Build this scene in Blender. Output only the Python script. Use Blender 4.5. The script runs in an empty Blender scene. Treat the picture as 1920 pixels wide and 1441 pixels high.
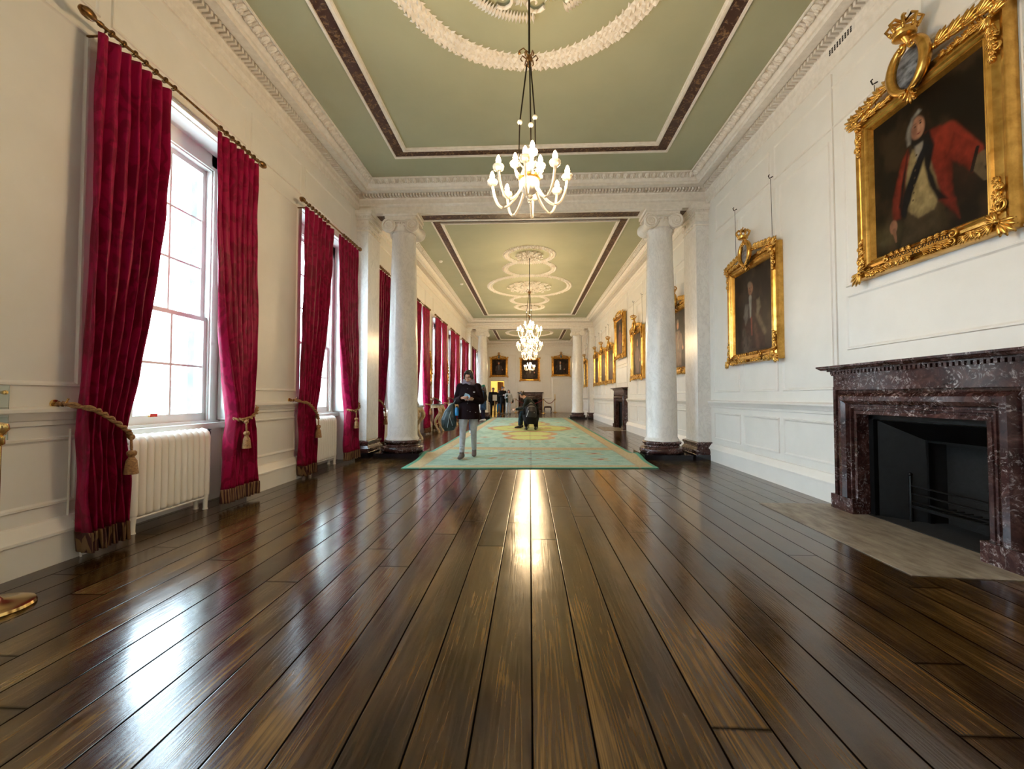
import bpy, math, random
import numpy as np
from mathutils import Vector, Matrix
random.seed(7)
PI = math.pi
S = bpy.context.scene
COL = S.collection
# ---------------- camera, sky, exposure ----------------
cam_d = bpy.data.cameras.new('camera'); cam = bpy.data.objects.new('camera', cam_d); COL.objects.link(cam)
cam.location = (0, 0, 1.15)
cam.rotation_euler = (PI/2 + 0.02895, 0, 0.04243)
cam_d.sensor_width = 36; cam_d.lens = 14.569; cam_d.clip_start = 0.02; cam_d.clip_end = 300
S.camera = cam
W = bpy.data.worlds.new('world'); S.world = W; W.use_nodes = True
WORLD = 25.0
bg = W.node_tree.nodes['Background']; bg.inputs[0].default_value = (0.68, 0.85, 1.0, 1); bg.inputs[1].default_value = WORLD
S.view_settings.view_transform = 'Standard'; S.view_settings.look = 'None'
S.view_settings.exposure = 0.0; S.view_settings.gamma = 1; S.view_settings.use_curve_mapping = False
LAMP = 39.0      # watts of each chandelier light
# room constants
XW = 3.3; HC = 5.15; YB = -0.7; YE = 30.0
B1 = 8.0; B2 = 21.67; BH = 0.22         # colonnade beams and their half thickness
WC = [0.9, 3.72, 6.53, 9.32, 11.95, 14.68, 17.45, 20.25, 23.3, 26.05]   # curtain rod centres
OP = [(c+0.11-0.83, c+0.11+0.83) for c in WC]
OPH = 3.92

# ---------------- helpers ----------------
def tag(o, label=None, cat=None, group=None, kind=None):
    if label: o['label'] = label
    if cat: o['category'] = cat
    if group: o['group'] = group
    if kind: o['kind'] = kind
    return o
def empty(name, loc=(0,0,0), rz=0, parent=None, rot=None):
    o = bpy.data.objects.new(name, None); COL.objects.link(o)
    o.location = loc; o.rotation_euler = rot if rot else (0,0,rz); o.parent = parent
    o.empty_display_size = 0.1
    return o
def copy_tree(o, parent=None):
    c = o.copy(); COL.objects.link(c); c.parent = parent
    for ch in list(o.children): copy_tree(ch, c)
    return c
class MB:
    def __init__(s): s.v=[]; s.f=[]; s.m=[]
    def add(s, vs, fs, mi=0):
        b=len(s.v); s.v.extend([tuple(p) for p in vs])
        for f in fs: s.f.append(tuple(b+i for i in f)); s.m.append(mi)
        return s
    def box(s,x0,x1,y0,y1,z0,z1,mi=0):
        if x0>x1: x0,x1=x1,x0
        if y0>y1: y0,y1=y1,y0
        if z0>z1: z0,z1=z1,z0
        return s.add([(x0,y0,z0),(x1,y0,z0),(x1,y1,z0),(x0,y1,z0),(x0,y0,z1),(x1,y0,z1),(x1,y1,z1),(x0,y1,z1)],
          [(0,3,2,1),(4,5,6,7),(0,1,5,4),(1,2,6,5),(2,3,7,6),(3,0,4,7)],mi)
    def loft(s,pts,rad,side=(1,0,0),n=12,mi=0,caps=True):
        pts=[Vector(p) for p in pts]; N=len(pts); vs=[]
        if not isinstance(rad,(list,tuple)): rad=[rad]*N
        for i,p in enumerate(pts):
            t=(pts[min(i+1,N-1)]-pts[max(i-1,0)])
            t=t.normalized() if t.length>1e-9 else Vector((0,0,1))
            sd=Vector(side)
            if abs(sd.normalized().dot(t))>.97: sd=Vector((0,0,1)) if abs(t.z)<.9 else Vector((0,1,0))
            a=(sd-t*sd.dot(t)).normalized(); b=t.cross(a)
            r=rad[i]; ra,rb=(r if isinstance(r,(list,tuple)) else (r,r))
            for k in range(n):
                th=2*PI*k/n; vs.append(p+a*ra*math.cos(th)+b*rb*math.sin(th))
        fs=[]
        for i in range(N-1):
            for k in range(n):
                k2=(k+1)%n; fs.append((i*n+k,i*n+k2,(i+1)*n+k2,(i+1)*n+k))
        if caps: fs.append(tuple(range(n-1,-1,-1))); fs.append(tuple(range((N-1)*n,N*n)))
        return s.add(vs,fs,mi)
    tube=loft
    def lathe(s,prof,c=(0,0,0),n=24,axis='z',mi=0,caps=True):
        vs=[]
        for r,h in prof:
            for k in range(n):
                a=2*PI*k/n; u,v=r*math.cos(a),r*math.sin(a)
                vs.append({'z':(c[0]+u,c[1]+v,c[2]+h),'y':(c[0]+u,c[1]+h,c[2]-v),'x':(c[0]+h,c[1]+u,c[2]+v)}[axis])
        fs=[]
        for i in range(len(prof)-1):
            for k in range(n):
                k2=(k+1)%n; fs.append((i*n+k,i*n+k2,(i+1)*n+k2,(i+1)*n+k))
        if caps: fs.append(tuple(range(n-1,-1,-1))); fs.append(tuple(range((len(prof)-1)*n,len(prof)*n)))
        return s.add(vs,fs,mi)
    def ell(s,c,r,n=10,m=6,rot=None,mi=0):
        if not isinstance(r,(list,tuple)): r=(r,r,r)
        M=rot.to_3x3() if rot else Matrix.Identity(3); c=Vector(c)
        vs=[c+M@Vector((0,0,-r[2]))]
        for j in range(1,m):
            ph=-PI/2+PI*j/m
            for k in range(n):
                a=2*PI*k/n; vs.append(c+M@Vector((r[0]*math.cos(ph)*math.cos(a),r[1]*math.cos(ph)*math.sin(a),r[2]*math.sin(ph))))
        vs.append(c+M@Vector((0,0,r[2]))); T=len(vs)-1; fs=[]
        for k in range(n):
            k2=(k+1)%n; fs.append((0,1+k2,1+k)); fs.append((T,T-n+k,T-n+k2))
            for j in range(m-2):
                a=1+j*n; fs.append((a+k,a+k2,a+n+k2,a+n+k))
        return s.add(vs,fs,mi)
    def octa(s,c,d,w,h,mi=0):   # diamond leaf: centre, half length vector, half width vector, height vector
        c=Vector(c);d=Vector(d);w=Vector(w);h=Vector(h)
        return s.add([c-d,c-w,c+d,c+w,c+h,c-h*.4],[(0,1,4),(1,2,4),(2,3,4),(3,0,4),(1,0,5),(2,1,5),(3,2,5),(0,3,5)],mi)
    def ext(s,prof,A,B,nrm,mA=0,mB=0,mi=0,closed=False):   # profile (p,z) run from A to B, mitred ends
        A=Vector(A);B=Vector(B);d=(B-A).normalized();nn=Vector(nrm);vs=[]
        for p,z in prof: vs.append(A+nn*p+d*(p*mA)+Vector((0,0,z)))
        for p,z in prof: vs.append(B+nn*p-d*(p*mB)+Vector((0,0,z)))
        n=len(prof); fs=[(i,i+1,n+i+1,n+i) for i in range(n-1)]
        if closed: fs.append((n-1,0,n,2*n-1)); fs.append(tuple(range(n))); fs.append(tuple(range(2*n-1,n-1,-1)))
        return s.add(vs,fs,mi)
    def xf(s,M,i0=0):
        s.v[i0:]=[tuple(M@Vector(p)) for p in s.v[i0:]]; return s
    def build(s,name,mats,parent=None,sm=40,recalc=True):
        me=bpy.data.meshes.new(name); me.from_pydata(s.v,[],s.f)
        if not isinstance(mats,(list,tuple)): mats=[mats]
        for m in mats: me.materials.append(m)
        if len(mats)>1: me.polygons.foreach_set('material_index',s.m)
        if recalc:
            import bmesh
            bm=bmesh.new(); bm.from_mesh(me); bmesh.ops.recalc_face_normals(bm,faces=bm.faces); bm.to_mesh(me); bm.free()
        if sm:
            me.shade_smooth(); me.set_sharp_from_angle(angle=math.radians(sm))
        me.update()
        o=bpy.data.objects.new(name,me); COL.objects.link(o); o.parent=parent
        return o
def rotm(ax,ang): return Matrix.Rotation(ang,4,ax)

# ---------------- materials ----------------
class NT:
    def __init__(s,name):
        s.mat=bpy.data.materials.new(name); s.mat.use_nodes=True; s.t=s.mat.node_tree; s.n=s.t.nodes
        s.b=s.n['Principled BSDF']; s.out=s.n['Material Output']
        s.tc=s.n.new('ShaderNodeTexCoord')
    def new(s,ty,**kw):
        x=s.n.new('ShaderNode'+ty)
        for k,v in kw.items():
            if k.startswith('i_'):
                x.inputs[int(k[2:])].default_value=v
            else: setattr(x,k,v)
        return x
    def l(s,a,b): s.t.links.new(a,b)
    def map(s,scale,coord='Object'):
        m=s.new('Mapping'); m.inputs['Scale'].default_value=scale; s.l(s.tc.outputs[coord],m.inputs['Vector']); return m.outputs[0]
    def noise(s,vec,scale,detail=4,rough=.5,dist=0):
        x=s.new('TexNoise'); x.inputs['Scale'].default_value=scale; x.inputs['Detail'].default_value=detail
        x.inputs['Roughness'].default_value=rough; x.inputs['Distortion'].default_value=dist
        s.l(vec,x.inputs['Vector']); return x
    def ramp(s,fac,stops):
        r=s.new('ValToRGB'); e=r.color_ramp.elements
        while len(e)<len(stops): e.new(.5)
        for i,(p,c) in enumerate(stops): e[i].position=p; e[i].color=tuple(c)+(1,) if len(c)==3 else c
        s.l(fac,r.inputs[0]); return r
    def bump(s,h,strength,dist=.01):
        b=s.new('Bump'); b.inputs['Strength'].default_value=strength; b.inputs['Distance'].default_value=dist
        s.l(h,b.inputs['Height']); s.l(b.outputs[0],s.b.inputs['Normal']); return b
    def math(s,op,a,b=None):
        m=s.new('Math',operation=op)
        for i,x in enumerate([a,b]):
            if x is None: continue
            if isinstance(x,(int,float)): m.inputs[i].default_value=x
            else: s.l(x,m.inputs[i])
        return m.outputs[0]
    def mix(s,fac,a,b,mode='MIX'):
        m=s.new('Mix',data_type='RGBA',blend_type=mode)
        for sock,x in ((m.inputs[0],fac),(m.inputs[6],a),(m.inputs[7],b)):
            if isinstance(x,(int,float)): sock.default_value=x
            elif isinstance(x,tuple): sock.default_value=x if len(x)==4 else x+(1,)
            else: s.l(x,sock)
        return m.outputs[2]
def M(name,c,rough=.6,metal=0,c2=None,nscale=8,nstretch=(1,1,1),bump=0,bdist=.01,**kw):
    t=NT(name); b=t.b; b.inputs['Base Color'].default_value=tuple(c)+(1,); b.inputs['Roughness'].default_value=rough; b.inputs['Metallic'].default_value=metal
    for k,v in kw.items(): b.inputs[k].default_value=v
    if c2 or bump:
        n=t.noise(t.map(nstretch),nscale,5,.6)
        if c2: t.l(t.ramp(n.outputs[0],[(.35,c),(.65,c2)]).outputs[0],b.inputs['Base Color'])
        if bump: t.bump(n.outputs[0],bump,bdist)
    return t.mat
PAINT=M('wall_paint',(.80,.775,.725),.42,c2=(.765,.74,.69),nscale=3,bump=.05,bdist=.004)
JOIN=M('joinery_paint',(.78,.80,.76),.35,c2=(.74,.76,.72),nscale=5)
PLAST=M('plaster_white',(.84,.80,.74),.55,c2=(.74,.70,.64),nscale=14,bump=.1)
GREEN=M('ceiling_green',(.385,.385,.255),.6,c2=(.35,.355,.235),nscale=1.2,bump=.04)
def gilt_band():
    t=NT('brown_gilt_band'); v=t.map((1,1,1))
    n=t.noise(v,9,3,.6,1.6); n2=t.noise(v,34,2,.5)
    f=t.math('MULTIPLY',t.ramp(n.outputs[0],[(.5,(0,0,0)),(.6,(1,1,1))]).outputs[0],t.ramp(n2.outputs[0],[(.42,(0,0,0)),(.58,(1,1,1))]).outputs[0])
    t.l(t.mix(f,(.05,.016,.007),(.24,.13,.045)),t.b.inputs['Base Color']); t.b.inputs['Roughness'].default_value=.45
    t.bump(f,.6,.02); return t.mat
BAND=gilt_band()
def white_marble():
    t=NT('white_marble'); v=t.map((1,1,.55))
    d=t.noise(v,2.2,6,.65,1.2); x=t.noise(v,5,5,.6,2.5)
    vein=t.ramp(x.outputs[0],[(.44,(0,0,0)),(.495,(1,1,1)),(.54,(0,0,0))]).outputs[0]
    base=t.ramp(d.outputs[0],[(.3,(.72,.70,.67)),(.55,(.82,.80,.77)),(.75,(.68,.66,.64))]).outputs[0]
    t.l(t.mix(t.math('MULTIPLY',vein,.22),base,(.38,.36,.36)),t.b.inputs['Base Color']); t.b.inputs['Roughness'].default_value=.26; return t.mat
MARB=white_marble()
def red_marble():
    t=NT('red_marble'); v=t.map((1,1,1))
    a=t.noise(v,6,6,.7,1.5); b=t.noise(v,13,7,.75,3.0); c=t.noise(v,5,3,.6,.8)
    base=t.ramp(a.outputs[0],[(.32,(.016,.0065,.0065)),(.5,(.042,.017,.016)),(.68,(.10,.045,.038))]).outputs[0]
    f=t.ramp(b.outputs[0],[(.53,(0,0,0)),(.62,(1,1,1))]).outputs[0]; g=t.ramp(c.outputs[0],[(.42,(0,0,0)),(.62,(1,1,1))]).outputs[0]
    t.l(t.mix(t.math('MULTIPLY',f,t.math('MULTIPLY',g,.75)),base,(.55,.47,.46)),t.b.inputs['Base Color']); t.b.inputs['Roughness'].default_value=.16; t.b.inputs['Specular IOR Level'].default_value=.35; return t.mat
REDM=red_marble()
BLACKM=M('black_stone',(.006,.006,.009),.12)
IRON=M('black_iron',(.003,.0035,.004),.33,.2,c2=(.007,.008,.009),nscale=20,bump=.15,**{'Specular IOR Level':.25})
SOOT_SLOT=M('soot_and_slot_shade',(.0015,.0015,.0015),.9,c2=(.006,.006,.006),nscale=30,bump=.4)
HEARTH=M('hearth_stone',(.33,.28,.215),.45,c2=(.15,.115,.08),nscale=4.5,nstretch=(3,1,1),bump=.08)
GOLD=M('gilt',(.78,.46,.12),.27,.9,c2=(.46,.25,.05),nscale=11,bump=.12,bdist=.004)
GOLDD=M('old_gilt',(.30,.16,.05),.35,.85,c2=(.10,.05,.02),nscale=40)
BRASS=M('brass',(.85,.60,.24),.16,1.0)
WHITE=M('white_enamel',(.84,.82,.76),.30)
CHINA=M('white_globe_glass',(.60,.59,.58),.2)
CRYS=M('clear_glass_arm',(.95,.90,.82),.08,0,**{'Transmission Weight':.55,'IOR':1.45})
DWIRE=M('dark_wire',(.02,.015,.01),.4,.7)
CORD=M('gold_cord',(.40,.22,.075),.7,c2=(.16,.07,.03),nscale=60,nstretch=(1,1,2))
def curtain_mat():
    t=NT('crimson_damask'); n=t.noise(t.map((1,1,.6)),9,3,.5,1.5); n2=t.noise(t.map((1,1,.15)),160,2,.5)
    r=t.ramp(n.outputs[0],[(.44,(.175,.0007,.023)),(.56,(.28,.002,.045))])
    t.l(r.outputs[0],t.b.inputs['Base Color']); t.b.inputs['Roughness'].default_value=.42
    t.b.inputs['Sheen Weight'].default_value=.06; t.b.inputs['Specular IOR Level'].default_value=.16; t.b.inputs['Sheen Roughness'].default_value=.4; t.b.inputs['Sheen Tint'].default_value=(1,.35,.45,1)
    t.bump(t.math('ADD',t.math('MULTIPLY',n.outputs[0],.7),t.math('MULTIPLY',n2.outputs[0],.3)),.35,.008); return t.mat
CRIM=curtain_mat()
def stripes(name,c1,c2,freq,axis=1):
    t=NT(name); sx=t.new('SeparateXYZ'); t.l(t.tc.outputs['Object'],sx.inputs[0])
    w=t.math('SINE',t.math('MULTIPLY',sx.outputs[axis],freq)); r=t.ramp(t.math('ADD',t.math('MULTIPLY',w,.5),.5),[(.45,c1),(.55,c2)])
    t.l(r.outputs[0],t.b.inputs['Base Color']); t.b.inputs['Roughness'].default_value=.8; return t.mat
FRINGE=stripes('bullion_fringe',(.045,.006,.006),(.20,.11,.045),430)
def glass_mat():
    t=NT('window_pane'); tr=t.new('BsdfTransparent'); gl=t.new('BsdfGlossy'); gl.inputs['Roughness'].default_value=.02
    tr.inputs[0].default_value=(.97,.985,.98,1)
    mx=t.new('MixShader'); mx.inputs[0].default_value=.06; t.l(tr.outputs[0],mx.inputs[1]); t.l(gl.outputs[0],mx.inputs[2]); t.l(mx.outputs[0],t.out.inputs['Surface']); return t.mat
PANE=glass_mat()
def emis(name,c,s):
    t=NT(name); t.b.inputs['Base Color'].default_value=tuple(c)+(1,); t.b.inputs['Emission Color'].default_value=tuple(c)+(1,); t.b.inputs['Emission Strength'].default_value=s; return t.mat
BULB=emis('lit_bulb',(1.0,.78,.50),38)
def floor_mat():
    t=NT('stained_boards'); sx=t.new('SeparateXYZ'); t.l(t.tc.outputs['Object'],sx.inputs[0]); PW=.2065
    row=t.math('FLOOR',t.math('DIVIDE',t.math('ADD',sx.outputs[0],20*PW-.008),PW))
    wn=t.new('TexWhiteNoise',noise_dimensions='1D'); t.l(row,wn.inputs['W'])
    wc=t.new('SeparateColor'); t.l(wn.outputs['Color'],wc.inputs[0])
    ylen=3.4; yy=t.math('DIVIDE',t.math('ADD',sx.outputs[1],t.math('MULTIPLY',wc.outputs[0],7.7)),ylen)
    seg=t.math('FLOOR',yy)
    cb=t.new('CombineXYZ'); t.l(row,cb.inputs[0]); t.l(seg,cb.inputs[1])
    w2=t.new('TexWhiteNoise',noise_dimensions='3D'); t.l(cb.outputs[0],w2.inputs['Vector'])
    rnd=w2.outputs['Value']
    # grain coordinates, shifted per board
    off=t.new('VectorMath',operation='MULTIPLY'); t.l(w2.outputs['Color'],off.inputs[0]); off.inputs[1].default_value=(31,17,9)
    add=t.new('VectorMath',operation='ADD'); t.l(t.tc.outputs['Object'],add.inputs[0]); t.l(off.outputs[0],add.inputs[1])
    mp=t.new('Mapping'); mp.inputs['Scale'].default_value=(8.5,.30,1); t.l(add.outputs[0],mp.inputs['Vector'])
    n1=t.noise(mp.outputs[0],1.15,2.5,.45,.25)
    ring=t.math('SINE',t.math('MULTIPLY',n1.outputs[0],105))
    rr=t.math('POWER',t.math('ADD',t.math('MULTIPLY',ring,.5),.5),1.5)
    mp2=t.new('Mapping'); mp2.inputs['Scale'].default_value=(95,1.3,1); t.l(add.outputs[0],mp2.inputs['Vector'])
    fine=t.noise(mp2.outputs[0],2,4,.6)
    mp3=t.new('Mapping'); mp3.inputs['Scale'].default_value=(4.0,.9,1); t.l(add.outputs[0],mp3.inputs['Vector'])
    blot=t.noise(mp3.outputs[0],1.4,4,.6,.5)
    g=t.math('ADD',t.math('MULTIPLY',rr,.13),t.math('ADD',t.math('MULTIPLY',fine.outputs[0],.40),t.math('MULTIPLY',blot.outputs[0],.80)))
    g=t.math('ADD',g,t.math('MULTIPLY',t.math('SUBTRACT',rnd,.5),.15))
    col=t.ramp(g,[(.40,(.005,.0018,.0005)),(.54,(.022,.0092,.0021)),(.69,(.054,.0255,.0060)),(.90,(.145,.074,.020))]).outputs[0]
    # knots
    vo=t.new('TexVoronoi'); vo.inputs['Scale'].default_value=1.0; mpk=t.new('Mapping'); mpk.inputs['Scale'].default_value=(3.2,1.7,1); t.l(add.outputs[0],mpk.inputs['Vector']); t.l(mpk.outputs[0],vo.inputs['Vector'])
    kn=t.ramp(vo.outputs['Distance'],[(.04,(1,1,1)),(.13,(0,0,0))]).outputs[0]
    col=t.mix(t.math('MULTIPLY',kn,.75),col,(.014,.006,.003))
    # joints
    fx=t.math('FRACT',t.math('DIVIDE',t.math('ADD',sx.outputs[0],20*PW-.008),PW))
    ex=t.math('MINIMUM',fx,t.math('SUBTRACT',1.0,fx)); fy=t.math('FRACT',yy); ey=t.math('MINIMUM',fy,t.math('SUBTRACT',1.0,fy))
    gx=t.ramp(ex,[(.014,(0,0,0)),(.026,(1,1,1))]).outputs[0]; gy=t.ramp(ey,[(.0006,(0,0,0)),(.0014,(1,1,1))]).outputs[0]
    gap=t.math('MINIMUM',gx,gy)
    t.l(t.mix(gap,(.0015,.001,.0008),col),t.b.inputs['Base Color'])
    sc=t.noise(t.map((1,1,1)),5,6,.7); sc2=t.noise(t.map((1,.5,1)),60,3,.6)
    ro=t.ramp(t.math('ADD',t.math('MULTIPLY',sc.outputs[0],.6),t.math('MULTIPLY',fine.outputs[0],.4)),[(.3,(.10,.10,.10)),(.7,(.24,.24,.24))]).outputs[0]
    t.l(ro,t.b.inputs['Roughness']); t.l(t.math('MULTIPLY',gap,.5),t.b.inputs['Specular IOR Level']); t.b.inputs['IOR'].default_value=1.62
    wav=t.noise(t.map((3.5,1.2,1)),2.0,3,.5)
    h=t.math('ADD',t.math('MULTIPLY',gap,.3),t.math('ADD',t.math('MULTIPLY',rr,.05),t.math('ADD',t.math('MULTIPLY',sc2.outputs[0],.12),t.math('MULTIPLY',wav.outputs[0],.9))))
    t.bump(h,.30,.005); return t.mat
FLOOR=floor_mat()
def vcol(name,rough,bump=0,nscale=60,spec=.5):
    t=NT(name); a=t.new('Attribute',attribute_name='Col'); c=a.outputs['Color']
    if bump:
        n=t.noise(t.map((1,.35,1)),nscale,4,.7); c=t.mix(.55,c,t.ramp(n.outputs[0],[(.3,(.55,.55,.55)),(.7,(1,1,1))]).outputs[0],'MULTIPLY'); t.bump(n.outputs[0],bump,.01)
    t.l(c,t.b.inputs['Base Color']); t.b.inputs['Roughness'].default_value=rough; t.b.inputs['Specular IOR Level'].default_value=spec; return t.mat
CANVAS=vcol('oil_paint',.40,spec=.12); RUG=vcol('woven_rug',.95,.5)

# ---------------- floor, ceiling, walls ----------------
o=MB().box(-XW-.9,XW+.6,YB-.3,YE+3.6,-.12,0).build('floor',FLOOR,sm=0); tag(o,kind='structure')
ceil=MB().box(-XW-.5,XW+.6,YB-.3,YE+3.6,HC,HC+.15).build('ceiling',GREEN,sm=0); tag(ceil,kind='structure')

def panel(mb,side,y0,y1,z0,z1,w=.035,d=.014):
    """raised ring moulding on a wall; side -1 left, +1 right, 0 end wall (y0,y1 are then x)"""
    pr=[(0,0),(.006,d),(w*.55,d*.8),(w*.7,d*.35),(w,0)]
    def P(a,b,dd):
        return (-XW+dd,a,b) if side==-1 else ((XW-dd,a,b) if side==1 else (a,YE-dd,b))
    vs=[];fs=[];n=len(pr)
    for (sy,sz,cy,cz) in ((1,1,y0,z0),(-1,1,y1,z0),(-1,-1,y1,z1),(1,-1,y0,z1)):
        for q,dd in pr: vs.append(P(cy+sy*q,cz+sz*q,dd))
    for c in range(4):
        for i in range(n-1): fs.append((c*n+i,((c+1)%4)*n+i,((c+1)%4)*n+i+1,c*n+i+1))
    mb.add(vs,fs)
RAIL=[(0,.95),(.018,.955),(.02,.985),(.03,.99),(.05,1.035),(.062,1.045),(.062,1.065),(.035,1.08),(0,1.083)]
BASE=[(.052,0),(.052,.20),(.066,.205),(.066,.222),(.05,.245),(.036,.285),(.02,.305),(0,.31)]
def seg_minus(a,b,holes):
    out=[];cur=a
    for h0,h1 in sorted(holes):
        if h1<=cur or h0>=b: continue
        if h0>cur: out.append((cur,h0))
        cur=max(cur,h1)
    if cur<b: out.append((cur,b))
    return out
PILY=[(B1-.3,B1+.3),(B2-.3,B2+.3)]
# left wall
mb=MB(); T=.42
for a,b in seg_minus(YB,YE,OP): mb.box(-XW-T,-XW,a,b,0,OPH)
mb.box(-XW-T,-XW,YB,YE,OPH,HC+.05)
for a,b in OP: mb.box(-XW-T,-XW-.26,a,b,0,.84)
for a,b in seg_minus(YB,YE,OP+PILY):
    if b-a<.12: continue
    mb.ext(RAIL,(-XW,a,0),(-XW,b,0),(1,0,0)); mb.ext([(0,.95),(0,1.083)],(-XW,a,0),(-XW,b,0),(1,0,0))
    if b-a>.35:
        panel(mb,-1,a+.10,b-.10,.40,.87); panel(mb,-1,a+.10,b-.10,1.22,3.86)
        panel(mb,-1,a+.03,b-.03,4.06,4.52)
for a,b in OP: panel(mb,-1,a+.05,b-.05,4.06,4.52)
o=mb.build('wall_left',PAINT,sm=30); tag(o,kind='structure')
mb=MB()
for a,b in seg_minus(YB,YE,OP+PILY):
    mb.ext(BASE,(-XW,a,0),(-XW,b,0),(1,0,0)); 
    for e in (a,b): mb.add([(-XW,e,0)]+[(-XW+p,e,z) for p,z in BASE],[tuple(range(len(BASE)+1))])
o=mb.build('baseboard_left',PAINT,sm=30,recalc=False); tag(o,kind='structure')
# right wall with two fireplaces
FPR=[(3.63,1.70),(14.98,1.72)]       # centre, width
fho=[(c-w/2,c+w/2) for c,w in FPR]; fop=[(c-w/2+.245,c+w/2-.245) for c,w in FPR]
mb=MB()
for a,b in seg_minus(YB,YE,fop): mb.box(XW,XW+.6,a,b,0,.985)
mb.box(XW,XW+.6,YB,YE,.985,HC+.05)
for a,b in fop: mb.box(XW+.5,XW+.6,a,b,0,.985)
for a,b in seg_minus(YB,YE,fho+PILY): mb.ext(RAIL,(XW,a,0),(XW,b,0),(-1,0,0))
def rpan(a,b,n):
    w=(b-a)/n
    for i in range(n):
        y0=a+i*w+.045; y1=a+(i+1)*w-.045
        panel(mb,1,y0,y1,.40,.87); panel(mb,1,y0,y1,1.22,3.95)
rpan(YB+.1,2.65,3); rpan(4.58,7.60,3); rpan(8.4,13.9,5); rpan(15.95,21.2,5); rpan(22.1,29.9,7)
for c,w in FPR:
    panel(mb,1,c-.80,c+.80,1.63,2.20); panel(mb,1,c-.80,c+.80,2.28,3.95)
    mb.box(XW-.018,XW,c-.945,c-.93,1.09,4.66)
    mb.box(XW-.018,XW,c+.93,c+.945,1.09,4.66)
y=YB+.15
for L_ in [2.2,2.0,2.1,1.75]+[9]*0: panel(mb,1,y,y+L_-.1,4.06,4.52); y+=L_
y=8.45
while y<21.0: panel(mb,1,y,y+1.7,4.06,4.52); y+=1.82
y=22.1
while y<29: panel(mb,1,y,y+1.7,4.06,4.52); y+=1.82
o=mb.build('wall_right',PAINT,sm=30); tag(o,kind='structure')
mb=MB()
for a,b in seg_minus(YB,YE,fho+PILY):
    mb.ext(BASE,(XW,a,0),(XW,b,0),(-1,0,0))
    for e in (a,b): mb.add([(XW,e,0)]+[(XW-p,e,z) for p,z in BASE],[tuple(range(len(BASE)+1))])
o=mb.build('baseboard_right',PAINT,sm=30,recalc=False); tag(o,kind='structure')
# end wall
DL=(-2.83,-1.84,2.28); EF=(.06,1.78)   # door opening, fireplace centre/width
mb=MB(); eo=(EF[0]-.645,EF[0]+.645)
mb.box(-XW,DL[0],YE,YE+.5,0,HC+.05); mb.box(DL[0],DL[1],YE,YE+.5,DL[2],HC+.05)
mb.box(DL[1],eo[0],YE,YE+.5,0,HC+.05); mb.box(eo[0],eo[1],YE,YE+.5,.98,HC+.05); mb.box(eo[0],eo[1],YE+.42,YE+.5,0,.98)
mb.box(eo[1],XW,YE,YE+.5,0,HC+.05)
for a,b in ((DL[1]+.16,EF[0]-.9),(EF[0]+.9,1.56)): mb.ext(RAIL,(a,YE,0),(b,YE,0),(0,-1,0)); mb.ext(BASE,(a,YE,0),(b,YE,0),(0,-1,0))
for a,b in ((-1.6,-1.0),(1.0,1.5)): panel(mb,0,a,b,.40,.87); panel(mb,0,a,b,1.22,4.2)
panel(mb,0,-.85,.95,1.5,2.2); panel(mb,0,-.85,.95,2.25,4.2)
mb.box(-.93,-.90,YE-.03,YE,1.09,4.66); mb.box(1.0,1.03,YE-.03,YE,1.09,4.66)
for a in (-2.9,1.75): panel(mb,0,a,a+1.15,4.3,4.55)
o=mb.build('wall_end',PAINT,sm=30); tag(o,kind='structure')
o=MB().box(-XW-.42,XW+.6,YB-.2,YB,0,HC+.05).build('wall_back',PAINT,sm=0); tag(o,kind='structure')
# yellow room beyond the open door
YEL=M('yellow_wall_paint',(.80,.56,.13),.6)
mb=MB(); mb.box(-4.0,-3.9,YE+.5,YE+3.2,0,3.4); mb.box(-1.2,-1.1,YE+.5,YE+3.2,0,3.4); mb.box(-4.0,-1.1,YE+3.2,YE+3.3,0,3.4); mb.box(-4.0,-1.1,YE+.5,YE+3.3,3.4,3.45)
o=mb.build('wall_beyond',YEL,sm=0); tag(o,kind='structure')
WOOD=M('orange_wood',(.42,.17,.045),.4,c2=(.30,.11,.03),nscale=4,nstretch=(8,8,1))
d=empty('door_1',(-1.93,YE+.55,0),math.radians(68)); tag(d,kind='structure')
mb=MB(); mb.box(-.9,0,0,.045,.02,2.2)
for z0,z1 in ((.2,.95),(1.1,2.05)): mb.box(-.8,-.1,-.012,.0,z0,z1)
mb.build('door_leaf',WOOD,d,sm=0)
tag(MB().lathe([(.0,-.06),(.03,-.06),(.03,-.02),(.012,0)],(-.82,0,1.0),12,'y').build('door_handle',BRASS,d),'brass handle')
ld=bpy.data.lights.new('yellow_room_fill','POINT'); ld.energy=60; ld.color=(1,.78,.48); ld.shadow_soft_size=.2  # added light without a fixture, brightens the yellow room
lo=bpy.data.objects.new('yellow_room_fill',ld); COL.objects.link(lo); lo.location=(-2.6,YE+1.9,2.9)
def architrave(x0,x1,z1,name):
    pr=[(0,.0),(0,.03),(.03,.045),(.09,.03),(.12,.02),(.13,0)]
    mb=MB(); n=len(pr); vs=[];fs=[]
    for (cx,cz,sx,sz) in ((x0,0,-1,0),(x0,z1,-1,1),(x1,z1,1,1),(x1,0,1,0)):
        for q,dd in pr: vs.append((cx+sx*q,YE-dd,cz+sz*q))
    for c in range(3):
        for i in range(n-1): fs.append((c*n+i,(c+1)*n+i,(c+1)*n+i+1,c*n+i+1))
    mb.add(vs,fs); mb.box(x0-.16,x1+.16,YE-.06,YE,z1+.13,z1+.19)
    return tag(mb.build(name,PAINT,sm=30),kind='structure')
architrave(DL[0],DL[1],DL[2],'trim_1')
architrave(1.74,2.98,2.36,'trim_2')
d=empty('door_2',(2.36,YE,0)); tag(d,kind='structure')
mb=MB(); mb.box(-.62,.62,-.035,-.001,.01,2.36)
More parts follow.
